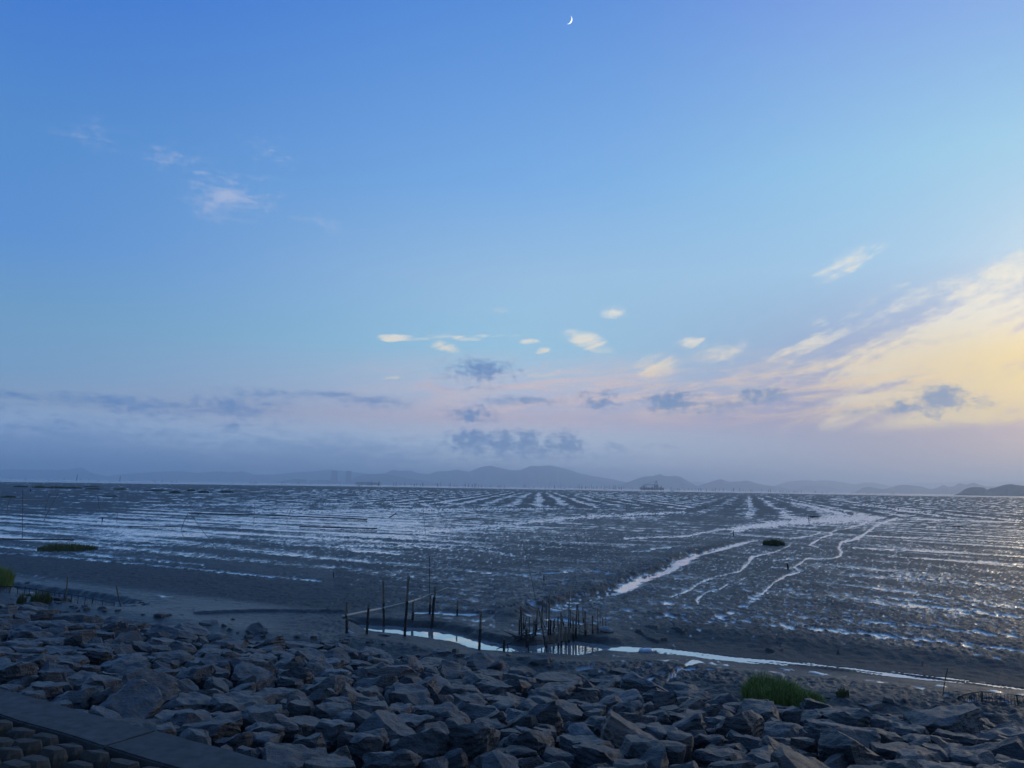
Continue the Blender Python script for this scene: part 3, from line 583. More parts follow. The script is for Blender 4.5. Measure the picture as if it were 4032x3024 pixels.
# interlocking blocks on the slope above the beam
slope = empty('block_slope', SU(4.6, 10, 1.6)); slope['kind'] = 'structure'
sl_dir = np.array([-1.0, 0.50 / 3.0]); sl_dir /= np.linalg.norm(sl_dir)
def block_mesh(w, l, h, seed):
    """a raised six-sided stud with chamfered top on its square foot"""
    r = random.Random(seed); bm = bmesh.new()
    hexa = [(-.5, -.28), (-.28, -.5), (.28, -.5), (.5, -.28), (.5, .28), (.28, .5), (-.28, .5), (-.5, .28)]
    rings = [(1.0, -0.1), (1.0, h * 0.62), (0.80, h)]
    vs = []
    for sc, z in rings:
        vs.append([bm.verts.new((x * w * sc + r.uniform(-.014, .014), y * l * sc + r.uniform(-.014, .014), z + r.uniform(-.014, .014))) for x, y in hexa])
    for a, b in zip(vs[:-1], vs[1:]):
        for i in range(8): bm.faces.new((a[i], a[(i + 1) % 8], b[(i + 1) % 8], b[i]))
    bm.faces.new(vs[-1]); bmesh.ops.recalc_face_normals(bm, faces=bm.faces[:])
    me = bpy.data.meshes.new('block'); bm.to_mesh(me); bm.free(); return me
bmes = [block_mesh(0.34, 0.25, 0.20, i) for i in range(14)]
for row in range(9):
    for cidx in range(-6, 40):
        u = cidx * 0.49 + (row % 2) * 0.245 + rnd.uniform(-.01, .01)
        dd = 0.17 + row * 0.34
        s = 5.60 + sl_dir[0] * dd; z = KERB_Z - 0.18 + sl_dir[1] * dd
        p = SU(s, u, z); x, y = proj(p)
        if not (-160 < x < 1500 and y < 3180): continue
        o = obj('block', rnd.choice(bmes), BLOCKM, slope)
        ex = Vector((*EU, 0)); ey = Vector((EN[0] * -sl_dir[0] * 1, EN[1] * -sl_dir[0], -sl_dir[1])); ez = ex.cross(ey)
        if ez.z < 0: ez = -ez; ey = -ey
        rot = Matrix((ex, ey, ez)).transposed().to_4x4()
        o.matrix_local = Matrix.Translation(Vector(p - np.array(slope.location))) @ rot @ Matrix.Rotation(rnd.uniform(-.12, .12), 4, 'Z') @ Matrix.Rotation(rnd.uniform(-.07, .07), 4, 'X') @ Matrix.Diagonal((rnd.uniform(.85, 1.1), rnd.uniform(.85, 1.1), rnd.uniform(.6, 1.15), 1))

# ---------------------------------------------------------------- boulders
def rock_material(name, c1, c2, rust=0.0):
    mt, nt, b = M(name)
    t = nd(nt, 'ShaderNodeTexCoord'); oi = nd(nt, 'ShaderNodeObjectInfo')
    off = nd(nt, 'ShaderNodeVectorMath', {0: t.outputs['Object'], 1: oi.outputs['Location']}, operation='ADD')
    mp = nd(nt, 'ShaderNodeMapping', {0: off.outputs[0], 'Rotation': (0.35, 0.2, 0.6), 'Scale': (1.3, 1.3, 6.0)})
    n1 = nd(nt, 'ShaderNodeTexNoise', {'Vector': mp.outputs[0], 'Scale': 3.2, 'Detail': 8.0, 'Roughness': 0.68, 'Distortion': 0.4})
    n2 = nd(nt, 'ShaderNodeTexNoise', {'Vector': off.outputs[0], 'Scale': 1.6, 'Detail': 5.0, 'Roughness': 0.6})
    n3 = nd(nt, 'ShaderNodeTexNoise', {'Vector': off.outputs[0], 'Scale': 22.0, 'Detail': 5.0, 'Roughness': 0.7})
    f = nd(nt, 'ShaderNodeMapRange', {0: n1.outputs[0], 1: 0.32, 2: 0.68})
    c = nd(nt, 'ShaderNodeMix', {0: f.outputs[0], 6: (*c1, 1), 7: (*c2, 1)}, data_type='RGBA')
    k = nd(nt, 'ShaderNodeMapRange', {0: oi.outputs['Random'], 3: 0.36, 4: 0.74})
    g = nd(nt, 'ShaderNodeMapRange', {0: n3.outputs[0], 1: 0.3, 2: 0.7, 3: 0.62, 4: 1.38})
    kk = nd(nt, 'ShaderNodeMath', {0: k.outputs[0], 1: g.outputs[0]}, operation='MULTIPLY')
    cc = nd(nt, 'ShaderNodeVectorMath', {0: c.outputs[2], 3: kk.outputs[0]}, operation='SCALE')
    rf = nd(nt, 'ShaderNodeMapRange', {0: n2.outputs[0], 1: 0.62 - rust * 0.2, 2: 0.72 - rust * 0.15, 3: 0.0, 4: 0.75})
    c4 = nd(nt, 'ShaderNodeMix', {0: rf.outputs[0], 6: cc.outputs[0], 7: (0.165, 0.098, 0.06, 1)}, data_type='RGBA')
    nt.links.new(c4.outputs[2], b.inputs['Base Color'])
    b.inputs['Roughness'].default_value = 0.46; b.inputs['Specular IOR Level'].default_value = 0.7
    h = nd(nt, 'ShaderNodeMath', {0: n1.outputs[0], 1: n3.outputs[0]}, operation='ADD')
    bp = nd(nt, 'ShaderNodeBump', {'Height': h.outputs[0], 'Strength': 0.9, 'Distance': 0.07}); nt.links.new(bp.outputs[0], b.inputs['Normal'])
    return mt
TINTS = {'blue-grey': rock_material('slate_blue_grey', (0.068, 0.062, 0.054), (0.155, 0.143, 0.126)),
         'brown': rock_material('slate_brown', (0.074, 0.056, 0.044), (0.140, 0.108, 0.086), 0.2),
         'dark': rock_material('slate_dark', (0.028, 0.026, 0.024), (0.066, 0.060, 0.055)),
         'pale': rock_material('slate_pale', (0.130, 0.122, 0.110), (0.24, 0.228, 0.21)),
         'rust-stained': rock_material('slate_rust', (0.090, 0.066, 0.048), (0.145, 0.112, 0.082), 0.85)}
# the larger boulders as the photo shows them: x, y, width (pixels), tint, form
B, N_, D_, P_, R_ = 'blue-grey', 'brown', 'dark', 'pale', 'rust-stained'
ROCKS = [(238, 2381, 70, D_), (472, 2443, 95, D_), (318, 2448, 150, B), (134, 2448, 150, N_), (190, 2495, 170, B), (65, 2493, 110, P_), (278, 2518, 200, N_), (472, 2503, 160, B), (695, 2503, 220, B), (710, 2473, 75, R_),
         (25, 2592, 110, N_), (114, 2565, 120, N_), (250, 2548, 180, B), (358, 2568, 140, B), (437, 2538, 70, D_), (477, 2568, 100, B), (561, 2548, 90, N_), (646, 2572, 140, B), (780, 2538, 70, P_), (900, 2523, 190, N_),
         (139, 2607, 170, N_), (268, 2612, 100, B), (487, 2602, 190, P_), (680, 2602, 160, N_), (775, 2612, 90, P_), (845, 2617, 150, B), (214, 2657, 120, D_), (328, 2647, 200, B), (511, 2627, 170, D_), (645, 2642, 140, D_), (765, 2657, 160, D_),
         (164, 2702, 150, B), (90, 2672, 110, D_), (392, 2692, 180, N_), (591, 2692, 130, N_), (864, 2697, 100, B), (944, 2697, 120, B), (278, 2727, 220, B), (278, 2781, 170, N_), (517, 2766, 230, P_), (735, 2746, 220, B),
         (497, 2826, 300, D_), (755, 2816, 170, B), (894, 2786, 120, N_), (825, 2851, 230, D_), (641, 2876, 100, N_), (780, 2910, 130, B), (919, 2900, 130, N_), (894, 2950, 70, B), (974, 2945, 90, B), (70, 2740, 150, B),
         (1387, 2528, 60, P_), (1139, 2553, 120, B), (1199, 2583, 220, B), (1477, 2568, 150, B), (1492, 2597, 110, R_), (1621, 2607, 150, B), (1159, 2652, 170, B), (1328, 2647, 150, P_), (1522, 2657, 260, N_), (1785, 2642, 170, N_),
         (1745, 2687, 140, P_), (1099, 2707, 200, B), (1308, 2682, 170, D_), (1442, 2717, 150, B), (1323, 2756, 140, B), (1199, 2751, 130, R_), (1606, 2721, 210, B), (1874, 2781, 220, P_), (1969, 2736, 120, R_), (1576, 2781, 130, B),
         (1462, 2791, 160, N_), (1238, 2826, 280, N_), (1536, 2866, 290, B), (1124, 2841, 130, N_), (1805, 2836, 130, D_), (1725, 2851, 60, P_), (1919, 2841, 150, D_), (1646, 2910, 230, B), (1834, 2910, 230, B), (1213, 2915, 110, D_),
         (1437, 2920, 130, B), (1164, 2960, 310, N_), (1328, 2955, 110, B), (1298, 3000, 240, N_), (1546, 2975, 220, B), (1705, 2990, 110, P_), (1919, 2980, 150, N_), (2025, 2617, 70, B), (2199, 2662, 300, B), (2447, 2657, 95, D_),
         (2045, 2697, 100, B), (2139, 2727, 120, D_), (2293, 2736, 140, N_), (2338, 2707, 80, B), (2556, 2712, 220, B), (2447, 2751, 190, P_), (2055, 2786, 120, P_), (2233, 2796, 220, N_), (2710, 2761, 160, D_), (2472, 2821, 240, D_),
         (2859, 2826, 170, P_), (2686, 2846, 210, B), (2089, 2871, 140, P_), (2298, 2910, 220, B), (2278, 2860, 110, B), (2527, 2945, 200, B), (2671, 2910, 110, R_), (2636, 2950, 110, B), (2844, 2940, 230, N_), (2199, 2955, 140, D_),
         (2065, 2975, 130, N_), (2323, 3000, 200, B), (2571, 3005, 150, B), (2686, 2995, 120, N_), (2899, 2886, 60, P_), (2974, 2821, 110, N_), (3070, 2741, 150, D_), (3099, 2836, 190, N_), (3189, 2811, 110, B), (3298, 2816, 190, B),
         (3308, 2881, 250, P_), (3070, 2890, 140, B), (3164, 2935, 95, B), (3109, 2980, 120, P_), (3387, 2965, 300, D_), (3646, 2895, 200, B), (3720, 2851, 260, B), (3566, 2985, 170, P_), (3795, 2965, 190, B), (3919, 2945, 200, D_),
         (3695, 2955, 130, B), (3944, 2895, 200, B), (3497, 2885, 90, D_), (2900, 2740, 120, B), (2790, 2790, 140, N_)]
def slope_hit(x, y, dz=0.05):
    z = 0.6
    for _ in range(12):
        p = G(x, y, z); s, u = float(p[:2] @ EN), float(p[:2] @ EU); z = 0.5 * z + 0.5 * (float(bank_z(s, u)) + dz)
    return s, u
seeds = []
for x, y, w, t in ROCKS:
    s, u = slope_hit(x, y)
    p = SU(s, u, float(bank_z(s, u)))
    r = w / 2 / F * depth_of(p) * (0.9 if x < 2900 else 1.05)
    if s < S_ROCK0 + 0.1: s = S_ROCK0 + 0.25
    seeds.append([s, u, min(r, 0.85), t])
grid_ok = lambda s, u, r, f: all((s - a[0]) ** 2 + (u - a[1]) ** 2 > (f * (r + a[2])) ** 2 for a in seeds if abs(s - a[0]) < 2)
for rr, tries in ((0.46, 400), (0.36, 900), (0.29, 1600), (0.22, 2600), (0.16, 2600)):
    for _ in range(tries):
        u = rnd.uniform(-5, 37); s = rnd.uniform(S_ROCK0 + 0.15, float(toe_s(u)) + 0.1)
        r = rr * rnd.uniform(0.85, 1.15)
        x, y = proj(SU(s, u, float(bank_z(s, u))))
        if x < -400 or x > 4400 or y > 3400: continue
        if grid_ok(s, u, r, 0.86): seeds.append([s, u, r, rnd.choices([B, N_, D_, P_, R_], [.56, .13, .15, .1, .06])[0]])
# loose half buried stones beyond the toe
for x, y, w, t in [(1513, 2488, 40, P_), (105, 2350, 40, D_), (400, 2410, 32, P_), (640, 2440, 60, B), (1010, 2500, 70, B), (560, 2465, 60, B), (1740, 2580, 60, P_), (1900, 2610, 110, B), (2120, 2620, 90, B), (3430, 2790, 90, B), (820, 2470, 60, N_), (1290, 2540, 60, B), (2990, 2700, 60, D_)]:
    p = G(x, y, 0.0); s, u = float(p[:2] @ EN), float(p[:2] @ EU)
    seeds.append([s, u, w / 2 / F * depth_of(p), t])
def clip(poly, a, b, c):
    """keep a*x + b*y <= c"""
    out = []
    for i in range(len(poly)):
        p, q = poly[i], poly[(i + 1) % len(poly)]
        dp, dq = a * p[0] + b * p[1] - c, a * q[0] + b * q[1] - c
        if dp <= 0: out.append(p)
        if (dp < 0) != (dq < 0) and dp != dq:
            t = dp / (dp - dq); out.append((p[0] + t * (q[0] - p[0]), p[1] + t * (q[1] - p[1])))
    return out
def rock_mesh(poly, r, big, form, seed, dip):
    """angular quarry stone: a prism over its footprint, broken by flat fracture planes and roughened along its cleavage"""
    q = random.Random(seed); bm = bmesh.new()
    H_ = {'slab': 0.26, 'block': 0.42, 'wedge': 0.46, 'lump': 0.44}[form] * r + 0.03
    lo = [bm.verts.new((x * .74, y * .74, -0.6 * r - 0.12)) for x, y in poly]
    md_ = [bm.verts.new((x * q.uniform(.93, 1.03), y * q.uniform(.93, 1.03), H_ * q.uniform(-.1, .35))) for x, y in poly]
    hi = [bm.verts.new((x * q.uniform(.86, .98), y * q.uniform(.86, .98), H_ * 1.7)) for x, y in poly]
    bmesh.ops.convex_hull(bm, input=bm.verts[:])
    bmesh.ops.delete(bm, geom=[v for v in bm.verts if not v.link_faces], context='VERTS')
    def cut(co, no):
        g = bmesh.ops.bisect_plane(bm, geom=bm.verts[:] + bm.edges[:] + bm.faces[:], plane_co=co, plane_no=no, clear_outer=True, dist=1e-5)
        es = [e for e in g['geom_cut'] if isinstance(e, bmesh.types.BMEdge)]
        if es: bmesh.ops.edgenet_fill(bm, edges=es)
    tx, ty = q.gauss(0, .10), q.gauss(0.02, .10)
    if form == 'slab': tx *= .6; ty *= .6
    if form == 'wedge': tx += q.choice((-.42, .42)); ty += q.uniform(-.2, .3)
    if form == 'lump': tx += q.uniform(-.2, .2)
    cut((0, 0, H_ * .92), Vector((-tx, -ty, 1)).normalized())
    ph = q.uniform(0, 6.28)
    for c in range({'slab': 4, 'block': 5, 'wedge': 6, 'lump': 8}[form]):
        ph += q.uniform(1.1, 2.4); th = math.radians(q.uniform(28, 74))
        no = Vector((math.cos(ph) * math.sin(th), math.sin(ph) * math.sin(th), math.cos(th)))
        sup = max(v.co.dot(no) for v in bm.verts); cen = Vector((0, 0, H_ * .3)).dot(no)
        cut(no * (cen + (sup - cen) * q.uniform(.60, .90)), no)
    bmesh.ops.triangulate(bm, faces=bm.faces[:])
    for L_ in ((0.34, 0.19, 0.10, 0.06) if big else (0.34, 0.17)):
        es = [e for e in bm.edges if e.calc_length() > L_ * max(1, r / .6)]
        if es: bmesh.ops.subdivide_edges(bm, edges=es, cuts=1); bmesh.ops.triangulate(bm, faces=[f for f in bm.faces if len(f.verts) > 3])
    bm.normal_update()
    ox = Vector((q.uniform(-50, 50), q.uniform(-50, 50), q.uniform(-50, 50)))
    dn = Vector(dip).normalized()
    mv = []
    for v in bm.verts:
        c = v.co
        k = mnoise.noise(c * (2.0 / max(r, .3)) + ox) * 0.06 * r + mnoise.noise(c * 6.0 + ox) * 0.022 + mnoise.noise(c * 14 + ox) * 0.012
        st = c.dot(dn) * 11 + mnoise.noise(c * 2.5 + ox) * 1.2
        lay = (abs(st - math.floor(st) - .5) - .25) * 0.085 * (1 - .75 * abs(v.normal.dot(dn))) * min(1, r / .35)        # cleavage steps on broken sides
        mv.append(v.normal * (k + lay))
    for v, d in zip(bm.verts, mv): v.co += d
    me = bpy.data.meshes.new('boulder'); bm.to_mesh(me); bm.free()
    me.polygons.foreach_set('use_smooth', [True] * len(me.polygons)); me.set_sharp_from_angle(angle=math.radians(28))
    return me
cells = []
for i, (s, u, r, t) in enumerate(seeds):
    poly = [(r * 1.42 * math.cos(a), r * 1.12 * math.sin(a)) for a in np.linspace(0, 2 * math.pi, 11)[:-1] + rnd.uniform(0, 1)]   # (along the shore, down the bank)
    for j, (s2, u2, r2, t2) in enumerate(seeds):
        if i == j: continue
        dx, dy = u2 - u, s2 - s; dd = math.hypot(dx, dy)
        if dd > 2.6 or dd < 1e-4: continue
        c = (dd * dd + r * r - r2 * r2) / (2 * dd)
        poly = clip(poly, dx / dd, dy / dd, c - 0.014)
        if len(poly) < 3: break
    if len(poly) < 3: continue
    poly = clip(poly, 0, -1, s - S_ROCK0 - 0.02)
    if len(poly) < 3: continue
    ar = 0.5 * abs(sum(a[0] * b[1] - a[1] * b[0] for a, b in zip(poly, poly[1:] + poly[:1])))
    if ar < 0.02: continue
    cells.append((s, u, math.sqrt(ar / math.pi), t, poly))
built = []
for i, (s, u, r, t, poly) in enumerate(cells):
    z = float(bank_z(s, u)); toe = float(toe_s(u))
    p = SU(s, u, z); x, y = proj(p); px = r * 2 / depth_of(p) * F
    inview = -60 < x < 4092 and y < 3070
    form = rnd.choices(['slab', 'block', 'wedge', 'lump'], [.34, .24, .26, .16])[0]
    built.append([s, u, r, t, poly, z, x, y, px if inview else -1, form])
order = sorted(range(len(built)), key=lambda i: -built[i][8])
TOP = set(order[:296])
rub = []
boulders = []
import time as _t
for i, (s, u, r, t, poly, z, x, y, px, form) in enumerate(built):
    toe = float(toe_s(u))
    me = rock_mesh(poly, r, i in TOP and px > 70, form, i, (rnd.uniform(-.3, .3), rnd.uniform(-.5, .1), 1))
    sink = -0.22 * r + rnd.gauss(0, 0.05) + (0.03 if r > .5 else 0)
    if s > toe + 0.1: zz = ground_z(SU(s, u)) - 0.12 * r
    else: zz = z + sink - 0.08 * max(0, (s - toe + 1.2))
    rot = Matrix((Vector((*EU, 0)), Vector((*EN, 0)), Vector((0, 0, 1)))).transposed().to_4x4()
    # local x runs along the shore, y down the bank; mirrored frame is undone by flipping faces
    tilt = Matrix.Rotation(-math.atan2(1.42, toe - S_ROCK0), 4, 'X') if s < toe else Matrix.Identity(4)
    mw = Matrix.Translation(Vector(SU(s, u, zz))) @ rot
    if mw.to_3x3().determinant() < 0:
        for v in me.vertices: v.co.x = v.co.x
        ex = Matrix.Diagonal((-1, 1, 1, 1)); me.transform(ex); me.flip_normals(); mw = mw @ Matrix.Diagonal((-1, 1, 1, 1))
        mw = Matrix.Translation(Vector(SU(s, u, zz))) @ Matrix((-Vector((*EU, 0)), Vector((*EN, 0)), Vector((0, 0, 1)))).transposed().to_4x4()
    if i in TOP:
        o = obj('boulder', me, TINTS[t]); o.matrix_world = mw @ tilt
        boulders.append((o, x, y, px, t, form, s, toe))
    else:
        me.transform(mw @ tilt); rub.append((me, t))
chips = random.Random(11)
for k in range(520):
    u = chips.uniform(-2, 30); s = chips.uniform(S_ROCK0 + .1, float(toe_s(u)) + .7); p = SU(s, u, float(bank_z(s, u)) - .10)
    x, y = proj(p)
    if not (-40 < x < 4080 and y < 3060): continue
    r = chips.uniform(.06, .14); a0 = chips.uniform(0, 6)
    me = rock_mesh([(r * chips.uniform(.8, 1.25) * math.cos(a0 + a), r * math.sin(a0 + a)) for a in np.linspace(0, 2 * math.pi, 7)[:-1]], r, False, 'block', 9000 + k, (.2, .2, 1))
    if s > float(toe_s(u)): p[2] = ground_z(p) - .02
    me.transform(Matrix.Translation(Vector(p)) @ Matrix.Rotation(chips.uniform(-.5, .5), 4, 'X')); rub.append((me, chips.choice([B, N_, P_, R_, D_])))
if rub:
    bm = bmesh.new()
    mats = list(TINTS)
    for me, t in rub:
        nf = len(bm.faces); bm.from_mesh(me); bm.faces.ensure_lookup_table()
        for f in bm.faces[nf:]: f.material_index = mats.index(t)
        bpy.data.meshes.remove(me)
    me = bpy.data.meshes.new('rubble'); bm.to_mesh(me); bm.free()
    for k in mats: me.materials.append(TINTS[k])
    me.set_sharp_from_angle(angle=math.radians(26))
    obj('rubble', me, kind='stuff')
# labels of the boulders: look first, then what they lie beside, last their place
FW = {'slab': 'flat-topped', 'block': 'blocky', 'wedge': 'slanting', 'lump': 'humped'}
def zone(x, y, s, toe):
    if s > toe - 1.3:
        for lim, w in ((330, 'at mud edge by left net fence'), (700, 'at mud edge near leaning stake'), (1250, 'at mud edge left of bamboo rail'), (1650, 'at mud edge below the bamboo rail'), (2050, 'at mud edge below solitary post'), (2500, 'at mud edge below the wattle trap'), (2880, 'at mud edge left of grass clump'), (3300, 'at mud edge beside grass clump'), (9999, 'at mud edge beyond grass clump')):
            if x < lim: return w
    if s < S_ROCK0 + 1.25 and x < 1150: return 'against the upper end of the concrete beam' if x < 330 else 'against the middle of the concrete beam' if x < 720 else 'against the lower end of the concrete beam'
    row = 'upslope' if s < 10.5 else 'midway' if s < 13.6 else 'downslope'
    for lim, w in ((330, 'under the left net fence'), (750, 'under the leaning stake'), (1250, 'left of the bamboo rail'), (1650, 'under the bamboo rail'), (2050, 'under the solitary post'), (2500, 'under the wattle trap'), (2880, 'left of the grass clump'), (3300, 'under the grass clump'), (3700, 'right of the grass clump'), (9999, 'under the low right net')):
        if x < lim: return row + ' ' + w
def group_by(items, key):
    d = {}
    for it in items: d.setdefault(key(it), []).append(it)
    return d
def sizew(b): return 'large' if b[3] > 165 else 'small' if b[3] < 85 else 'mid-sized'
lab = {}
for key, bs in group_by(boulders, lambda b: '%s %s %s boulder %s' % (sizew(b), b[4], FW[b[5]], zone(b[1], b[2], b[6], b[7]))).items():
    if len(bs) == 1: lab[bs[0][0].name] = key; continue
    def nb(b):
        o = min((c for c in boulders if c is not b), key=lambda c: (c[0].matrix_world.translation - b[0].matrix_world.translation).length)
        return '%s touching a %s one' % (key, o[4])
    for k2, b2 in group_by(bs, nb).items():
        b2.sort(key=lambda b: b[1])
        for n_, b in enumerate(b2):
            pre = '' if len(b2) == 1 else 'leftmost ' if n_ == 0 else 'rightmost ' if n_ == len(b2) - 1 else 'middle ' if len(b2) == 3 else ('inner left ', 'inner right ')[n_ % 2]
            lab[b[0].name] = pre + k2
for b in boulders: tag(b[0], lab[b[0].name].replace('mid-bank', 'midway'), 'boulder', 'boulders of the rock bank')
#==PART2==
# ---------------------------------------------------------------- poles, stakes and the bamboo rail
BAMB_OLD = simple('weathered_bamboo', (0.185, 0.140, 0.098), 0.8, 0.4, 16.0, 0.4, (3, 3, .5), objvar=0.2)
BAMB_DARK = simple('wet_dark_bamboo', (0.040, 0.035, 0.030), 0.75, 0.5, 18.0, 0.5, (2, 2, .7), objvar=0.2)
BAMB_PALE = simple('pale_bamboo', (0.50, 0.41, 0.31), 0.5, 0.22, 10.0, 0.15, (3, 3, .4))
BLACK = simple('black_plastic', (0.018, 0.019, 0.022), 0.6, 0.2, 8.0, 0.1)
ROPE = simple('dark_cord', (0.03, 0.03, 0.03), 0.9, 0.2, 30.0, 0.2)
BARN = simple('barnacle_crust', (0.12, 0.11, 0.10), 0.95, 0.6, 40.0, 0.8)
GREY = simple('grey_pipe', (0.30, 0.30, 0.30), 0.5, 0.15, 8.0, 0.1)
def base_point(x, y, z=None):
    if z is not None: return G(x, y, z)
    z = 0.0
    for _ in range(6):
        p = G(x, y, z); z = 0.5 * z + 0.5 * ground_z(p)
    return G(x, y, z)
def pole(name, b, t, w, label, cat='stake', mat=None, z=None, group=None, dark=0.0, bend=0.0, nodes=True, split=False, taper=0.85, crust=False):
    """a cane driven into the mud at photo pixel b, its head at pixel t, w pixels thick"""
    p0 = base_point(b[0], b[1], z); dep = depth_of(p0); p1 = at_depth(t[0], t[1], dep)
    if p1[2] < p0[2] + 0.05: p1[2] = p0[2] + 0.05
    r = max(w / 2 / F * dep, 0.006)
    ln = np.linalg.norm(p1 - p0); d = (p1 - p0) / ln
    root = p0 - d * 0.35
    o = empty(name, p0); tag(o, label, cat, group)
    mat = mat or BAMB_OLD
    n = max(3, int(ln / 0.22)); side = np.cross(d, [0, 1, 0.2]); side /= np.linalg.norm(side)
    def at(k): return p0 + (p1 - p0) * k + side * bend * math.sin(math.pi * k) * ln
    def shaft(a, c, mt, nm, k2=1.0):
        m_ = MB(); pts, rad = [], []
        for i in range(n + 1):
            k = a + (c - a) * i / n
            q = at(k) if k > 0 else root
            rr = r * (1 - (1 - taper) * max(k, 0)) * k2
            pts.append(q - p0 + np.array([rnd.uniform(-.1, .1), rnd.uniform(-.1, .1), 0]) * r); rad.append(rr * rnd.uniform(.93, 1.07))
            if nodes and 0 < i < n and rnd.random() < .6:
                pts.append(pts[-1] + d * r * .3); rad.append(rr * 1.13); pts.append(pts[-1] + d * r * .3); rad.append(rr * 0.98)
        m_.tube(pts, rad, 8, 0.06); return m_.build(nm, mt, o)
    if dark > 0:
        shaft(-0.01, dark, BAMB_DARK, 'muddy_foot', 1.06); shaft(dark - 0.02, 1.0, mat, 'shaft', 0.98)
    else: shaft(-0.01, 1.0, mat, 'shaft')
    if split:                                                   # splintered head
        m_ = MB()
        for sx in (-.55, .5):
            q = p1 - p0 + side * r * sx; m_.tube([q - d * r * 1.5, q + d * r * rnd.uniform(1.5, 3.5)], [r * .45, r * .25], 5, .2)
        m_.build('split_head', BAMB_DARK if rnd.random() < .5 else mat, o)
    if crust:
        m_ = MB()
        for _ in range(16):
            k = rnd.uniform(.02, .5); a = rnd.uniform(0, 6.28); q = at(k) - p0; s2 = np.cross(d, side)
            c = q + (side * math.cos(a) + s2 * math.sin(a)) * r * .95
            m_.tube([c - d * .018, c, c + d * .018], [.006, .016, .006], 5, .3)
        cr = m_.build('barnacles', BARN, o); cr['kind'] = 'stuff'
    return o
Z3 = lambda x, y: (1300 + x / 3.16, 2150 + y / 3.16)
RB = 'posts of the bamboo rail'
RAILPOSTS = [((205, 1102), (208, 695), 10.5, 'thick bamboo post at the left butt end of the bamboo rail', .45, True, False),
             ((455, 1090), (480, 733), 10.5, 'short dark post in front of the rail, second from its butt end', .9, True, False),
             ((668, 1032), (662, 428), 9.5, 'tall straight post behind the rail with pale upper half', .55, False, False),
             ((928, 1115), (975, 400), 11.0, 'tallest post, leaning right in front of the rail middle', .62, True, True),
             ((1025, 920), (1035, 690), 9.5, 'short post tucked under the rail, right of the tallest one', .4, True, False),
             ((1238, 842), (1250, 612), 9.5, 'short post under the thin upper end of the rail', .5, False, False),
             ((1265, 978), (1305, 545), 11.0, 'crusted leaning post in front of the rail tip', .8, True, True)]
posts = []
for b, t, w, lab, dk, cr, sp in RAILPOSTS:
    posts.append(pole('bamboo_post', Z3(*b), Z3(*t), w, lab, 'post', BAMB_OLD, None, RB, dark=dk, crust=cr, split=sp))
pole('bamboo_post', Z3(1580, 860), Z3(1585, 700), 7, 'short stub standing alone in the thin pool right of the rail', 'post', None, None, None, dark=.5, split=True)
pole('bamboo_post', Z3(1855, 1300), Z3(1878, 808), 11.0, 'solitary thick dark post standing in the creek between rail and trap', 'post', None, -0.2, None, dark=.55, crust=True)
pole('thin_pole', Z3(1240, 838), Z3(1236, 125), 2.6, 'very thin straight pole rising beside the upper end of the rail', 'pole', BAMB_DARK, None, None)
# the rail: its depth follows the posts that carry it
dps = [depth_of(np.array(p.location)) for p in posts]
rail = [(150, 875, dps[0] - .1, 28), (205, 864, dps[0] - .12, 28), (455, 815, dps[1] + .12, 27), (690, 770, dps[2] - .12, 25), (950, 706, dps[3] + .12, 23), (1045, 680, dps[4] - .1, 21), (1245, 608, dps[5] - .1, 18), (1310, 580, dps[6] + .15, 15), (1470, 514, dps[6] + .6, 12)]
R3 = [at_depth(*Z3(x, y), d) for x, y, d, w in rail]; R3r = [w * 1.15 / 3.16 / 2 / F * d for x, y, d, w in rail]
o = empty('bamboo_rail', R3[0]); tag(o, 'long pale bamboo pole resting as a sloping rail on the posts', 'bamboo pole')
tt = np.linspace(0, 8, 49); idx = np.arange(9)
# smooth the run of depths so that the pole bends gently
pp = np.stack([np.interp(tt, idx, [p[k] for p in R3]) for k in range(3)], -1); rr = np.interp(tt, idx, R3r)
for _ in range(6): pp[1:-1] = (pp[:-2] + 2 * pp[1:-1] + pp[2:]) / 4
pts, rad = [], []
for i, (p, r_) in enumerate(zip(pp, rr)):
    pts.append(p - R3[0]); rad.append(r_ * (1.10 if i % 4 == 2 else 1.0))
MB().tube(pts, rad, 10).build('cane', BAMB_PALE, o)
for k in (4, 17, 29, 39):
    t = pp[k + 1] - pp[k]; t /= np.linalg.norm(t)
    MB().tube([pp[k] - R3[0] - t * .022, pp[k] - R3[0] + t * .022], rr[k] * 1.22, 10).build('lashing', ROPE, o)
t = pp[0] - pp[1]; t /= np.linalg.norm(t)
MB().tube([pp[0] - R3[0] + t * .001, pp[0] - R3[0] + t * .008], rr[0] * .74, 10).build('cane_shade_disc', BLACK, o)  # black disc painted in for the shade inside the hollow cane
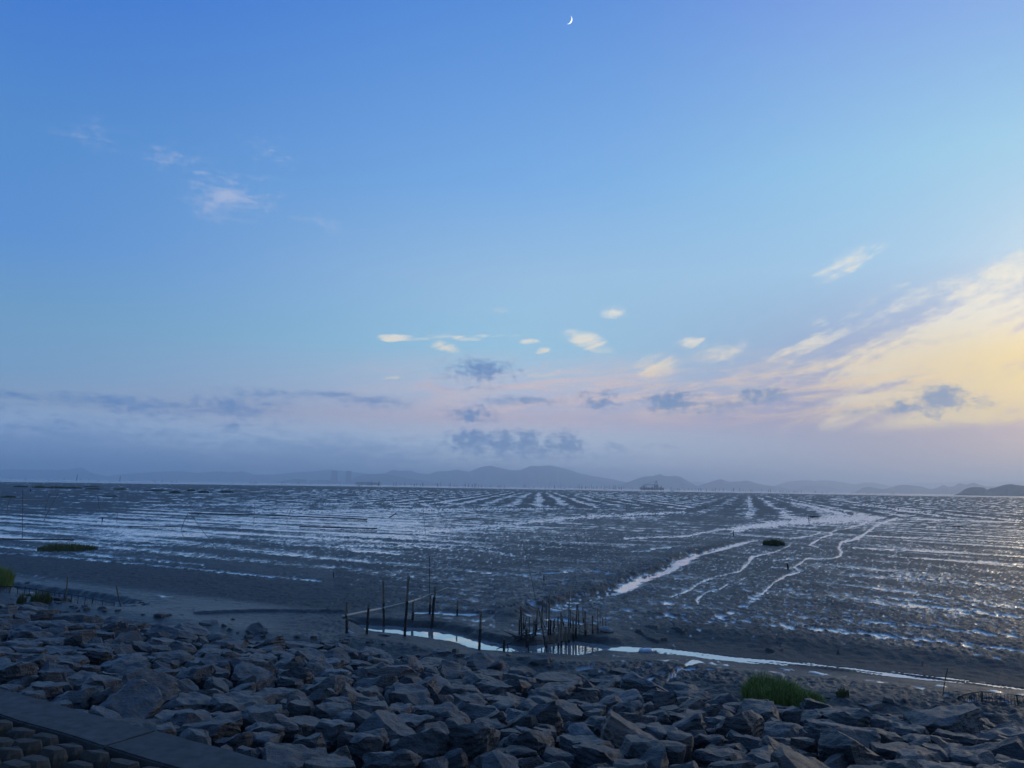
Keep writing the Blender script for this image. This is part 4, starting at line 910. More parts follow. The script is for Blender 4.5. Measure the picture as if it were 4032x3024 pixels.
# ---- the trap: stakes, wattle panels, sack
Z4 = lambda x, y: (1900 + x / 3.16, 2250 + y / 3.16)
TG = 'stakes of the wattle trap'
TRAP = [((490, 905), (475, 432), 14, 'tall dark stake leaning left at the left corner of the trap', -.2, .9), ((458, 862), (464, 572), 13, 'shorter stake just left of the tall left corner stake', -.2, .9), ((508, 720), (514, 560), 11, 'short stake just right of the tall left corner stake', None, .5),
        ((524, 710), (549, 566), 10, 'short stake leaning right behind the left corner', None, .3), ((578, 790), (583, 565), 10, 'straight grey stake in the left rear row', None, .3), ((550, 945), (545, 715), 26, 'fat dark stump standing in the water at the trap mouth', -.2, 1), ((630, 765), (641, 590), 9, 'slim stake right of the grey one in the rear row', None, .4),
        ((655, 795), (655, 642), 18, 'stubby dark stake midway along the open side', None, 1), ((672, 730), (682, 475), 14, 'straight stake beside the foot of the long leaning cane', None, .3), ((782, 945), (698, 455), 14, 'long stake leaning left with its foot in the water', -.2, .3), ((775, 695), (735, 592), 8, 'short rear stake leaning left by the pool', None, .2),
        ((733, 700), (750, 355), 13, 'tall rear stake leaning right, left of the pair of thin ones', None, .3), ((792, 708), (803, 300), 6, 'thin tall rod left of the tall thick central stake', None, .3), ((818, 792), (832, 295), 15, 'tall thick stake at the left edge of the wattle', None, .4), ((845, 782), (850, 605), 15, 'dark stake right behind the left edge of the wattle', None, 1),
        ((878, 752), (880, 606), 11, 'short stake in the rear row above the wattle, left of its twin', None, .4), ((895, 702), (896, 590), 11, 'short stake in the rear row above the wattle, right of its twin', None, .4), ((940, 682), (940, 560), 12, 'pale short stake behind the wattle bend', None, .2), ((975, 802), (975, 505), 13, 'medium stake behind the pair of front stakes', None, .3),
        ((1007, 672), (985, 540), 11, 'stake leaning left behind the front stakes', None, .3), ((1070, 678), (1080, 242), 9, 'tallest slim rod in the middle of the trap', None, .2), ((1093, 702), (1093, 475), 14, 'stake just right of the tallest slim rod', None, .3), ((1160, 802), (1178, 456), 17, 'thick tall stake where the two wattles meet', None, .3),
        ((1196, 662), (1198, 475), 10, 'thinner stake right behind the thick meeting stake', None, .3), ((1255, 637), (1248, 436), 9, 'slim dark stake behind the right wattle', None, .3), ((1281, 787), (1278, 494), 17, 'thick stake in front of the right wattle', None, .2), ((1370, 772), (1370, 552), 14, 'stake in front of the far half of the right wattle', None, .2),
        ((1440, 762), (1435, 460), 7, 'thin rod at the right end of the wattle', None, .2), ((1464, 642), (1460, 490), 6, 'thin faint rod behind the sack', None, .2), ((1495, 732), (1490, 576), 7, 'short thin rod in front of the sack', None, .2), ((1535, 682), (1535, 520), 6, 'rightmost thin rod behind the sack', None, .2),
        ((943, 962), (952, 650), 17, 'front stake in the water, left of the front pair', -.2, .25), ((982, 943), (984, 575), 18, 'tall front stake in the water, right of the front pair', -.2, .25), ((1040, 912), (1040, 690), 17, 'third front stake standing at the water edge', -.2, .25), ((1074, 890), (1078, 682), 20, 'thick front stake at the corner of the water', -.2, .2),
        ((1130, 818), (1128, 596), 18, 'front stake on the mud next to the meeting stake', None, .2), ((800, 995), (802, 785), 11, 'low stake in the water under the left wattle edge', -.2, .6), ((886, 985), (890, 850), 6, 'thin short rod in the water before the wattle', -.2, .6),
        ((268, 988), (270, 845), 22, 'short stub in the creek at the left end of the log', -.2, 1), ((318, 965), (306, 876), 9, 'crooked twig stake in the creek beside the stub', -.2, .8), ((572, 1005), (568, 850), 10, 'slim dark stake in the water right of the fat stump', -.2, 1)]
for b, t, w, lab, z, dk in TRAP:
    pole('trap_stake', Z4(*b), Z4(*t), w * 1.55 / 3.16, lab, 'stake', BAMB_OLD, z, TG, dark=min(dk, .97), split=w > 15 and rnd.random() < .5, bend=rnd.uniform(-.01, .01))
pole('thin_cane', (2117, 2402), (2046, 2092), 2.4, 'very long thin cane leaning left out of the trap', 'cane', BAMB_OLD, None, None, bend=-.012, taper=.5)
def lying(name, a, b, w, label, cat, mat, za=None, zb=None, lift=0.0, taper=.8, n=6):
    p, q = base_point(*a, za), base_point(*b, zb); p[2] += lift; q[2] += lift
    r = w / 2 / F * depth_of(p); o = empty(name, p); tag(o, label, cat)
    pts = [(q - p) * k / n + np.array([0, 0, r * .6 + rnd.uniform(-.1, .1) * r]) for k in range(n + 1)]
    for k in range(1, n): pts[k] = pts[k] + np.array([rnd.uniform(-1, 1), rnd.uniform(-1, 1), 0]) * r * .5
    MB().tube(pts, [r * (1 - (1 - taper) * k / n) for k in range(n + 1)], 7, .08).build('stem', mat, o); return o
br = base_point(*Z4(492, 850)); o = empty('brushwood', br); tag(o, 'dark tangle of brushwood caught round the left corner stakes', 'brushwood')
for k in range(34):
    a = rnd.uniform(0, 6.28); q = np.array([rnd.uniform(-.34, .38), rnd.uniform(-.25, .2), rnd.uniform(-.03, .10)]); ln = rnd.uniform(.2, .55); d = np.array([math.cos(a), math.sin(a) * .6, rnd.uniform(-.1, .75)]) * ln
    MB().tube([q, q + d * .5 + [0, 0, rnd.uniform(-.03, .05)], q + d], [.014, .011, .005], 5, .2).build('twig', BAMB_DARK, o)
lying('driftwood_log', Z4(440, 858), Z4(172, 972), 4.2, 'dark driftwood log slanting from the trap corner into the creek', 'log', BAMB_DARK, 0.0, -0.19)
lying('driftwood_stick', Z4(720, 722), Z4(576, 802), 3.2, 'stick lying along the open side of the trap', 'stick', BAMB_DARK)
lying('driftwood_stick', Z4(90, 915), Z4(182, 908), 2.0, 'thin stick floating on the creek left of the log', 'stick', BAMB_DARK, -0.195, -0.195)
WITHE = simple('split_bamboo_weave', (0.20, 0.135, 0.08), 0.85, 0.45, 20.0, 0.4, (1, 1, 5), objvar=0.3)
def wattle(path, rows, label):
    """woven panel: withes passing in front of and behind upright canes; path holds (foot x, foot y, head y) in Z4 pixels"""
    P = [base_point(*Z4(x, y0)) for x, y0, y1 in path]; Hh = [(y0 - y1) / 3.16 / F * depth_of(p) for p, (x, y0, y1) in zip(P, path)]
    o = empty('wattle_panel', P[0]); tag(o, label, 'wattle panel', 'wattle panels of the trap')
    cum = np.concatenate([[0], np.cumsum([np.linalg.norm(b - a) for a, b in zip(P[:-1], P[1:])])])
    N = int(cum[-1] / 0.055); tt = np.linspace(0, cum[-1], N)
    C = np.stack([np.interp(tt, cum, [p[k] for p in P]) for k in range(3)], -1); hh = np.interp(tt, cum, Hh)
    tan = np.gradient(C, axis=0); nx = np.stack([-tan[:, 1], tan[:, 0], 0 * tan[:, 0]], -1); nx /= np.linalg.norm(nx, axis=1)[:, None] + 1e-9
    for k in range(rows):
        f = (k + .6) / rows; a0 = rnd.randint(0, max(1, N // 10)) if k > rows * .6 else 0
        pts = [C[i] - P[0] + np.array([0, 0, hh[i] * f - .03 + .006 * math.sin(i * .9 + k)]) + nx[i] * (.011 if ((i // 2) + k) % 2 else -.011) for i in range(a0, N)]
        MB().tube(pts, [0.0095 + rnd.uniform(-.002, .002)] * len(pts), 5, .25).build('withe', WITHE, o)
    for i in range(1, N, 4):
        MB().tube([C[i] - P[0] + np.array([0, 0, -.12]), C[i] - P[0] + np.array([0, 0, hh[i] * rnd.uniform(.95, 1.12)])], .011, 5, .2).build('upright', BAMB_OLD, o)
wattle([(812, 905, 832), (868, 880, 770), (920, 858, 702), (990, 858, 690), (1062, 868, 682), (1112, 850, 690)], 9, 'brown woven wattle panel bending round behind the front stakes')
wattle([(1186, 803, 664), (1280, 787, 640), (1370, 772, 646), (1432, 756, 660)], 8, 'grey brown wattle panel running right to the sack')
SACKM = simple('pale_woven_sack', (0.30, 0.28, 0.25), 0.8, 0.2, 12.0, 0.4)
p = base_point(2388, 2488); o = empty('sack', p); tag(o, 'pale muddy sack lying at the right end of the wattle', 'sack')
bm = bmesh.new(); bmesh.ops.create_icosphere(bm, subdivisions=4, radius=1)
for v in bm.verts:
    x, y, z = v.co; pinch = 1 - .75 * max(0, x - .35) ** 1.2 / .6
    q = Vector((x * .25, y * .12 * pinch, z * .105 * pinch + .07 - .06 * max(0, x)))
    q += Vector((0, 0, 1)) * mnoise.noise(v.co * 3) * .018 + v.co * mnoise.noise(Vector((x * 2, y * 9, z * 9))) * .012
    v.co = q
me = bpy.data.meshes.new('bag'); bm.to_mesh(me); bm.free(); me.polygons.foreach_set('use_smooth', [True] * len(me.polygons)); obj('bag', me, SACKM, o)
MB().tube([(.185, 0, .01), (.2, 0, .015)], .045, 8, .2).build('tie', ROPE, o)
# pipe stub by the first post
a, b = base_point(1371, 2490), base_point(1396, 2502); o = empty('pipe_stub', a); tag(o, 'short grey pipe lying at the foot of the first rail post', 'pipe')
d = (b - a) / np.linalg.norm(b - a)
MB().tube([(0, 0, .03), b - a + [0, 0, .03]], .035, 10).build('tube', GREY, o); MB().tube([b - a + [0, 0, .03] + d * .002, b - a + [0, 0, .03] + d * .008], .027, 10).build('bore_shade_disc', BLACK, o)  # the black end disc stands for the shade inside the pipe
# ---- canes standing about the flat
Z1 = lambda x, y: (x / 1.6458, 1800 + y / 1.6458)
Z2 = lambda x, y: (1344 + x / 1.6458, 1800 + y / 1.6458)
Z5 = lambda x, y: (2688 + x / 1.6458, 1800 + y / 1.6458)
FIELD = [(Z1(146, 515), Z1(147, 215), 2.2, 'tall thin upright cane above the yellowish grass island', 0), (Z1(45, 360), Z1(70, 262), 2.2, 'bent cane nearest the left margin of the flat', .06), (Z1(285, 412), Z1(380, 232), 2.0, 'cane leaning right, right hand one of the crossing pair', .02), (Z1(293, 350), Z1(325, 230), 2.0, 'slender curved cane left of the leaning one', .04),
         (Z1(645, 340), Z1(633, 250), 1.8, 'thin cane beyond the wide bright puddles', 0), (Z1(663, 412), Z1(663, 390), 4.0, 'short black stump in the wide bright puddles', 0), (Z1(757, 395), Z1(768, 355), 2.0, 'low twig leaning right in the bright puddles', .03), (Z1(1175, 465), Z1(1218, 365), 2.4, 'cane leaning right that meets a long leaning cane', .02),
         (Z1(1415, 600), Z1(1240, 372), 1.9, 'long thin cane leaning left to meet its neighbour', .02), (Z1(1645, 435), Z1(1650, 290), 1.5, 'faint upright rod left of the far furrows', 0), (Z1(1858, 420), Z1(1915, 277), 1.5, 'faint rod leaning right near the far furrows', .02), (Z1(2162, 780), Z1(2162, 745), 4.0, 'short dark stump in a small puddle left of the rail', 0),
         (Z1(195, 222), Z1(200, 207), 5.0, 'short dark post among the far left grass islands', 0), (Z2(545, 490), Z2(530, 330), 1.8, 'thin rod standing in the long diagonal puddle', 0), (Z2(957, 447), Z2(835, 300), 1.9, 'cane leaning left in the middle of the flat', .02), (Z2(312, 390), Z2(355, 365), 4.0, 'ragged dark stub with a tilted top in the middle of the flat', 0),
         (Z2(650, 380), Z2(605, 302), 1.5, 'thin short cane leaning left among the furrow ends', .03), (Z2(865, 407), Z2(880, 380), 1.6, 'twig at the end of the bent hose', 0), (Z2(1540, 555), Z2(1492, 400), 1.4, 'faint rod leaning left on the dark middle mud', .02), (Z2(1313, 800), Z2(1313, 765), 4.6, 'short thick stump below the winding puddle', 0),
         (Z2(1845, 337), Z2(1845, 316), 2.4, 'small stump among the far furrows', 0), (Z5(330, 512), Z5(328, 475), 3.2, 'short dark stump left of the round grass tuft', 0), (Z5(683, 727), Z5(679, 688), 6.5, 'stout dark post in the winding runnel', 0), (Z5(818, 410), Z5(818, 378), 2.6, 'post in the wide bright pool', 0), (Z5(145, 335), Z5(145, 322), 3.0, 'tiny stump on the far right beds', 0),
         ((475, 2387), (458, 2308), 5.0, 'lone leaning stake at the end of the left net fence', 0), ((3713, 2742), (3731, 2632), 3.0, 'thin dark rod leaning right before the creek', .02), ((2302, 1990), (2302, 1978), 2.0, 'tiny upright peg by the far furrows', 0)]
for b, t, w, lab, bend in FIELD:
    pole('mud_stake', b, t, w * 1.1, lab, 'stake', BAMB_DARK if w > 2.5 and w != 5.0 else BAMB_OLD, None, 'canes and stumps standing on the mudflat', bend=bend, nodes=w > 3)
def hose(pts, w, label, cat, mat, taper=1.0):
    P = [base_point(x, y) for x, y in pts]; r = w / 2 / F * depth_of(P[0]); o = empty(cat.replace(' ', '_'), P[0]); tag(o, label, cat)
    cum = np.arange(len(P)); tt = np.linspace(0, len(P) - 1, 40)
    r *= 1.25; C = [np.array([np.interp(t, cum, [p[k] for p in P]) for k in range(3)]) - P[0] for t in tt]
    z = 0.06
    MB().tube([c + [rnd.uniform(-.1, .1), rnd.uniform(-.1, .1), r + z] for c in C], r, 6).build('tube', mat, o); return o
hose([Z1(1225, 370), Z1(1650, 380), Z1(2212, 401), Z2(168, 409)], 3.2, 'long black hose lying across the wet middle of the flat', 'hose', BLACK)
hose([Z1(1935, 458), Z1(2212, 465), Z2(236, 470)], 3.6, 'shorter black hose lying nearer, parallel to the long one', 'hose', BLACK)
hose([Z1(840, 455), Z1(1140, 459)], 2.4, 'thin black hose in the bright left puddles', 'hose', BLACK)
hose([Z2(560, 427), Z2(700, 420), Z2(860, 404)], 2.2, 'thin bent hose right of the middle of the flat', 'hose', BLACK)
hose([(-40, 2127), (150, 2130), (289, 2132)], 4.2, 'dark pole lying behind the yellowish grass island', 'lying pole', BAMB_DARK)
hose([(60, 1971), (179, 1971)], 2.4, 'pale pole lying on the far left mud', 'lying pole', BAMB_PALE)
hose([Z5(830, 393), Z5(885, 389)], 4.0, 'dark branch lying in the wide bright pool', 'branch', BAMB_DARK)
# ---------------------------------------------------------------- net fences
NETM = simple('dark_green_net', (0.030, 0.038, 0.036), 0.9, 0.3, 10.0, 0.0)
def net_fence(label, feet, heads, step, extra, rw):
    """feet and heads are polylines of photo pixels; net strands hang between them on small posts"""
    fx = [p[0] for p in feet]
    P = [base_point(*p) for p in feet]
    hs = [(f[1] - h) / F * depth_of(p) for f, p, h in zip(feet, P, [np.interp(f[0], [q[0] for q in heads], [q[1] for q in heads]) for f in feet])]
    o = empty('net_fence', P[0]); tag(o, label, 'net fence')
    cum = np.concatenate([[0], np.cumsum([np.linalg.norm(b - a) for a, b in zip(P[:-1], P[1:])])])
    at = lambda t, k=0.0: np.array([np.interp(t, cum, [p[i] for p in P]) for i in range(3)]) + np.array([0, 0, np.interp(t, cum, hs) * k]) - P[0]
    n = int(cum[-1] / step)
    for i in range(n + 1):
        t = cum[-1] * i / n; q = at(t, 1.0 + rnd.uniform(-.04, .12)); q[0] += rnd.uniform(-.05, .05)
        MB().tube([at(t) - [0, 0, .15], q], .013, 6, .1).build('post', BAMB_DARK, o)
    for t, hgt in extra:
        MB().tube([at(t) - [0, 0, .2], at(t) + [0, 0, hgt]], .024, 7, .1).build('post', BAMB_OLD, o)
    tt = np.linspace(0, cum[-1], n * 4 + 1)
    MB().tube([at(t, .97 - .06 * abs(math.sin(math.pi * i / 4))) for i, t in enumerate(tt)], rw, 5).build('top_rope', ROPE, o)
    m_ = MB(); vs = np.arange(0, cum[-1], .075)
    for i, t in enumerate(vs):
        m_.tube([at(t) + [0, 0, -.02], at(t + rnd.uniform(-.03, .03), .55), at(t, .93)], .0042, 3, caps=False)
    for k in np.linspace(.05, .92, 7):
        m_.tube([at(t, k + rnd.uniform(-.02, .02)) for t in tt], .0042, 3, caps=False)
    m_.build('net', NETM, o, kind='stuff')
Z6 = lambda x, y: (x / 3.687, 2200 + y / 3.687)
net_fence('low green net fence on little posts running along the left edge of the mud', [Z6(-120, 485), Z6(0, 490), Z6(240, 510), Z6(520, 560), Z6(780, 592), Z6(1060, 645), Z6(1340, 677), Z6(1660, 692)], [Z6(-120, 385), Z6(0, 395), Z6(270, 405), Z6(540, 445), Z6(780, 490), Z6(1100, 530), Z6(1350, 580), Z6(1660, 640)], .38, [(4.7, .9)], .012)
Z7 = lambda x, y: (3500 + x / 4.158, 2550 + y / 4.158)
net_fence('low dark net sagging between sticks on the right hand mud', [Z7(1130, 850), Z7(1300, 880), Z7(1500, 893), Z7(1800, 922), Z7(2212, 955), Z7(2800, 1010)], [Z7(1130, 810), Z7(1220, 755), Z7(1500, 722), Z7(1750, 730), Z7(2212, 795), Z7(2800, 850)], .62, [(1.95, .42)], .008)
# ---------------------------------------------------------------- grass
def grass_material(name, c1, c2):
    mt, nt, b = M(name)
    g = nd(nt, 'ShaderNodeNewGeometry'); k = nd(nt, 'ShaderNodeTexNoise', {'Vector': g.outputs['Position'], 'Scale': 5.0, 'Detail': 2.0})
    f = nd(nt, 'ShaderNodeMath', {0: g.outputs['Random Per Island'], 1: k.outputs[0]}, operation='MULTIPLY')
    c = nd(nt, 'ShaderNodeMix', {0: f.outputs[0], 6: (*c1, 1), 7: (*c2, 1)}, data_type='RGBA')
    nt.links.new(c.outputs[2], b.inputs['Base Color']); b.inputs['Roughness'].default_value = .6; b.inputs['Specular IOR Level'].default_value = .2
    return mt
GREEN = grass_material('cordgrass_green', (0.17, 0.205, 0.045), (0.38, 0.41, 0.12))
OLIVE = grass_material('cordgrass_olive', (0.085, 0.090, 0.028), (0.19, 0.18, 0.07))
FARG = grass_material('far_cordgrass', (0.045, 0.066, 0.022), (0.095, 0.12, 0.045))
def clump(name, rect, nb, label, mat, group=None, depth=None, lean=.25, dense=1.0, wmul=1.0):
    """one clump of blades: rect = photo box (x0, x1, top y, foot y)"""
    x0, x1, yt, yb = rect; c = base_point((x0 + x1) / 2, yb); dep = depth_of(c)
    w = (x1 - x0) / F * dep / 2 * 1.08; h = (yb - yt) / F * dep * 1.18
    dp = depth if depth else w * .5
    V, Fc = [], []
    up0 = c[2]
    for i in range(nb):
        a = rnd.uniform(0, 6.283); q = math.sqrt(rnd.random()); gx, gy = math.cos(a) * q * w * .86, math.sin(a) * q * dp
        edge = 1 - .5 * q ** 2.5; cl = .75 + .35 * mnoise.noise(Vector((gx * 2.3 / max(w, .2), gy * 3, x0)))
        hh = h * edge * cl * rnd.uniform(.55, 1.12); hh = max(hh, .04)
        la = rnd.uniform(0, 6.283); ll = hh * rnd.uniform(.05, lean) ; lx, ly = math.cos(la) * ll + gx / w * ll * .8, math.sin(la) * ll
        fa = rnd.uniform(0, 3.14); bw = rnd.uniform(.004, .009) * wmul; bx, by = math.cos(fa) * bw, math.sin(fa) * bw
        gz = -0.22; b = len(V)
        droop = rnd.uniform(.8, 1.0)
        V += [(gx - bx, gy - by, gz), (gx + bx, gy + by, gz), (gx + lx * .35 - bx * .9, gy + ly * .35 - by * .9, hh * .55), (gx + lx * .35 + bx * .9, gy + ly * .35 + by * .9, hh * .55), (gx + lx * 1.1, gy + ly * 1.1, hh * droop)]
        Fc += [(b, b + 1, b + 3, b + 2), (b + 2, b + 3, b + 4)]
    o = obj(name, mesh(name, V, Fc), mat, loc=tuple(c)); tag(o, label, 'grass clump', group); return o
clump('grass_clump', (2915, 3160, 2640, 2745), 2600, 'big bright green grass clump at the mud edge behind the boulders', GREEN, depth=.5, lean=.45)
clump('grass_clump', (3110, 3245, 2690, 2785), 1300, 'lower green grass clump just right of the big one, behind a dark boulder', GREEN, depth=.35, lean=.45)
clump('grass_clump', (3290, 3345, 2690, 2738), 120, 'sparse olive tuft on the mud right of the green clumps', OLIVE, lean=.5)
clump('grass_clump', (-75, 46, 2212, 2305), 2400, 'tall green grass clump cut off by the left margin, above the net fence', GREEN, depth=.6, lean=.35)
clump('grass_clump', (66, 104, 2320, 2374), 160, 'small thin tuft in front of the left net fence, left of its neighbour', OLIVE, lean=.4)
clump('grass_clump', (114, 205, 2306, 2374), 480, 'wider pale tuft in front of the left net fence', OLIVE, lean=.4)
clump('grass_clump', (148, 385, 2129, 2164), 1300, 'yellowish grass island in the bright left puddles', OLIVE, lean=.4, depth=1.4, wmul=2)
clump('grass_clump', (3003, 3092, 2112, 2147), 900, 'round dark green tuft beside the ribbed gully', FARG, lean=.3, depth=.9, wmul=2)
clump('grass_clump', (3738, 3800, 2067, 2076), 120, 'low faint grass patch on the right beds', FARG, lean=.3, wmul=4)
clump('grass_clump', (3540, 3610, 2186, 2193), 120, 'flat brownish grass patch above the second long right puddle', OLIVE, lean=.3, wmul=3)
clump('grass_clump', (905, 925, 2500 - 70, 2500 - 58), 40, 'wisp of dry grass on the smooth mud left of the rail', OLIVE, lean=.5)
Z8 = lambda x, y: (x / 3.16, 1860 + y / 3.16)
FG = 'low grass islands far out on the left mud'
FAR = [(165, 345, 157, 183, 'leftmost low island of the far row'), (405, 560, 150, 192, 'left part of the longest far island'), (545, 850, 153, 196, 'middle of the longest far island'), (790, 1022, 165, 200, 'right end of the longest far island'), (1030, 1242, 159, 182, 'thin upper island right of the longest one'), (1055, 1250, 185, 211, 'lower island right of the longest one'),
       (1405, 1592, 190, 215, 'pointed island alone right of the long row'), (1765, 2092, 200, 229, 'wide low island in the middle of the far row'), (45, 160, 285, 313, 'dark patch nearest the left margin'), (1300, 1450, 280, 303, 'faint patch nearer than the far row')]
for x0, x1, a, b, lab in FAR: clump('grass_clump', (*[Z8(x0, 0)[0], Z8(x1, 0)[0]], Z8(0, a)[1], Z8(0, b)[1]), 420, lab + ', dark green grass', FARG, FG, lean=.3, depth=2.5, wmul=9)
for x0, x1, a, b, lab in [(1100, 1168, 214, 231, 'small dark green island, third from the right end of the row'), (1216, 1262, 203, 220, 'brownish green little hump of an island near the row end'), (1283, 1352, 210, 231, 'dark green island second from the right end of the row'), (1406, 1518, 208, 231, 'dark green island at the right end of the row')]:
    clump('grass_clump', (Z1(x0, 0)[0], Z1(x1, 0)[0], Z1(0, a)[1], Z1(0, b)[1]), 320, lab, FARG, FG, lean=.3, depth=2.5, wmul=9)
# ---------------------------------------------------------------- net stakes at the tide line
NS = 'net stakes in the far shallows'
STK = simple('far_stake', (0.05, 0.05, 0.055), 0.9, 0.2, 2.0, 0.0)
rs = random.Random(3); nst = 0
smesh = {}
def far_stake(x, h, w, lab):
    yb = horizon_y(x) + np.interp(x, [0, 1500, 4032], [9.0, 6.8, 7.2]) + rs.uniform(-1.5, 1.0)
    p = G(x, yb, -0.6); dep = depth_of(p); hh = h / F * dep
    k = round(w, 1)
    if k not in smesh: m0 = MB().tube([(0, 0, -.02), (0, 0, .5), (0.01 * k, 0, 1)], [.5, .45, .35], 6); smesh[k] = mesh('net_stake', m0.V, m0.F, True); smesh[k].materials.append(STK)
    o = bpy.data.objects.new('net_stake', smesh[k]); COL.objects.link(o); o.location = p
    ww = w / F * dep; o.scale = (ww, ww, hh); o.rotation_euler = (rs.uniform(-.05, .05), rs.uniform(-.06, .06), rs.uniform(0, 6)); tag(o, lab, 'net stake', NS)
for k in list(smesh): pass
DENS = [(30, 700, 14, 11), (850, 1350, 14, 9), (1400, 1900, 44, 15), (1900, 2300, 26, 12), (2280, 2620, 48, 16), (2640, 3060, 34, 12), (3060, 3320, 18, 9), (3320, 3640, 16, 7)]
LABS = {30: 'sparse thin stake on the far left tide line below the hills', 850: 'thin stake in the water left of the moored cargo ship', 1400: 'thin stake in the row right of the cargo ship', 1900: 'thin stake in the low row between cargo ship and crane barge', 2280: 'dense row stake in front of the crane barge', 2640: 'thin stake in the row right of the crane barge', 3060: 'short stake in the sparse row before the right hills', 3320: 'tiny stake before the darker right hills'}
for a, b, n, h in DENS:
    for _ in range(n): far_stake(rs.uniform(a, b), h * rs.uniform(.55, 1.25), rs.choice((1.0, 1.3, 1.8)), LABS[a])
far_stake(301, 26, 2.2, 'tall lone stake rising over the far left grass islands'); far_stake(471, 23, 2.2, 'tall lone stake right of the far left grass islands')
# ---------------------------------------------------------------- cargo ship, crane barge, cooling towers, beacon
SHIPM = simple('ship_hull_paint', (0.05, 0.045, 0.05), 0.6, 0.15, 0.1, 0.0); WHITEP = simple('white_ship_paint', (0.5, 0.5, 0.5), 0.6, 0.1, 0.1, 0.0); STEEL = simple('crane_steel', (0.07, 0.07, 0.075), 0.6, 0.2, 0.1, 0.0)
TOWM = simple('tower_concrete', (0.16, 0.16, 0.165), 0.9, 0.1, 0.02, 0.0)
def frame_at(x, yw, dep):
    """origin on the water at pixel column x, at a depth of dep metres; one photo pixel is dep / F metres there"""
    p = at_depth(x, horizon_y(x), dep); p[2] = -0.6; return p, dep / F
p, k = frame_at(1449, 1902, 5200)
o = empty('cargo_ship', p); tag(o, 'long low cargo ship lying on the horizon under the hills', 'ship')
L_, W_, H_ = 97 * k, 26, 9.0 * k
bm = bmesh.new(); sec = []
for fx, wd, sh in ((-.5, .15, 1.12), (-.46, .7, 1.05), (-.38, 1, 1), (.4, 1, .95), (.47, .8, 1.0), (.5, .55, 1.02)):
    sec.append([bm.verts.new((fx * L_ * (.97 if z < 0 else 1), y * wd * W_ / 2, z if z < 0 else H_ * sh)) for y, z in ((-1, H_), (-.85, -2), (.85, -2), (1, H_))])
for a, b in zip(sec[:-1], sec[1:]):
    for i in range(4): bm.faces.new((a[i], a[(i + 1) % 4], b[(i + 1) % 4], b[i]))
bm.faces.new(sec[0][::-1]); bm.faces.new(sec[-1]); bmesh.ops.recalc_face_normals(bm, faces=bm.faces[:])
me = bpy.data.meshes.new('hull'); bm.to_mesh(me); bm.free(); obj('hull', me, SHIPM, o)
for i in range(7): MB().box((-.36 * L_ + i * .11 * L_, 0, H_ * 1.06), (.075 * L_, 16, H_ * .2)).build('hatch_cover', SHIPM, o, False)
MB().box((.42 * L_, 0, H_ + 3.2 * k), (5 * k, 22, 6.4 * k)).box((.42 * L_, 0, H_ + 6.8 * k), (4 * k, 26, 1.2 * k)).build('bridge', WHITEP, o, False)
MB().box((.46 * L_, 0, H_ + 3.6 * k), (2.2 * k, 8, 7.2 * k)).build('funnel', SHIPM, o, False)
MB().tube([(-.45 * L_, 0, H_), (-.45 * L_, 0, H_ + 4 * k)], .6, 6).build('mast', SHIPM, o)
p, k = frame_at(2566, 1928, 3600)
o = empty('crane_barge', p); tag(o, 'floating crane barge with a raised lattice boom on the horizon', 'crane barge')
bx = lambda x, y, w, h, d=22: ((x * k, 0, y * k), (w * k, d, h * k))
MB().box(*bx(0, 4.5, 92, 9, 30)).build('hull', SHIPM, o, False)
MB().box(*bx(-30, 12, 14, 6)).box(*bx(-31, 17, 9, 4)).build('deck_house', WHITEP, o, False); MB().box(*bx(32, 11, 16, 3)).build('deck_house', WHITEP, o, False)
MB().box(*bx(17, 14, 13, 9)).box(*bx(17, 19.5, 9, 3)).build('crane_cab', STEEL, o, False)
c3 = lambda x, y, z=0: np.array([x * k, z, y * k])
m_ = MB()
for z in (-4, 4): m_.tube([c3(10, 20, z), c3(20, 36, z)], 1.0, 5).tube([c3(22, 18, z), c3(20, 36, z)], 1.0, 5)
for f in (.3, .6, .9): m_.tube([c3(10 + 10 * f, 20 + 16 * f, -4), c3(10 + 10 * f, 20 + 16 * f, 4)], .7, 5)
m_.build('gantry', STEEL, o)
m_ = MB()
for z in (-3, 3):
    m_.tube([c3(12, 18, z), c3(-28, 20, z)], .7, 5).tube([c3(10, 21, z), c3(-28, 20.5, z)], .7, 5)
for i in range(9): m_.tube([c3(12 - 4.4 * i, 18 + .2 * i, -3), c3(10 - 4.2 * i, 20.8, 3)], .5, 4)
m_.build('boom', STEEL, o)
m_ = MB(); m_.tube([c3(20, 36), c3(-28, 21)], .55, 4).tube([c3(20, 36), c3(25, 15)], .55, 4); m_.build('stay_cable', STEEL, o)
for x in (-34, -20, 26, 38): MB().tube([c3(x, 6), c3(x, 20)], .8, 5).build('mast', STEEL, o)
for x, wv, ytop, lab in ((1316, 24, 1851, 'left one of two hazy cooling towers before the hills'), (1371, 23, 1853, 'right one of two hazy cooling towers before the hills')):
    p, k = frame_at(x, 1902, 9000); hh = (horizon_y(x) - ytop) * k; m_ = MB()
    pr = [(0, .56), (.2, .53), (.45, .485), (.7, .455), (.85, .46), (1.0, .485)]
    m_.tube([(0, 0, z * hh) for z, r_ in pr], [r_ * wv * k for z, r_ in pr], 32, caps=False)
    m_.tube([(0, 0, hh * .999), (0, 0, hh * .9)], [.475 * wv * k, .44 * wv * k], 32, caps=False)
    o = m_.build('cooling_tower', TOWM, None, org=(0, 0, 0)); o.location = p; tag(o, lab, 'cooling tower', 'cooling towers of the far power station')
p, k = frame_at(1213, 1890, 8000)
o = empty('beacon', p); tag(o, 'tiny white lit beacon on the far shore left of the cooling towers', 'beacon')
LAMP, nt, b = M('lit_beacon'); b.inputs['Emission Color'].default_value = (1, .97, .9, 1); b.inputs['Emission Strength'].default_value = 3.0
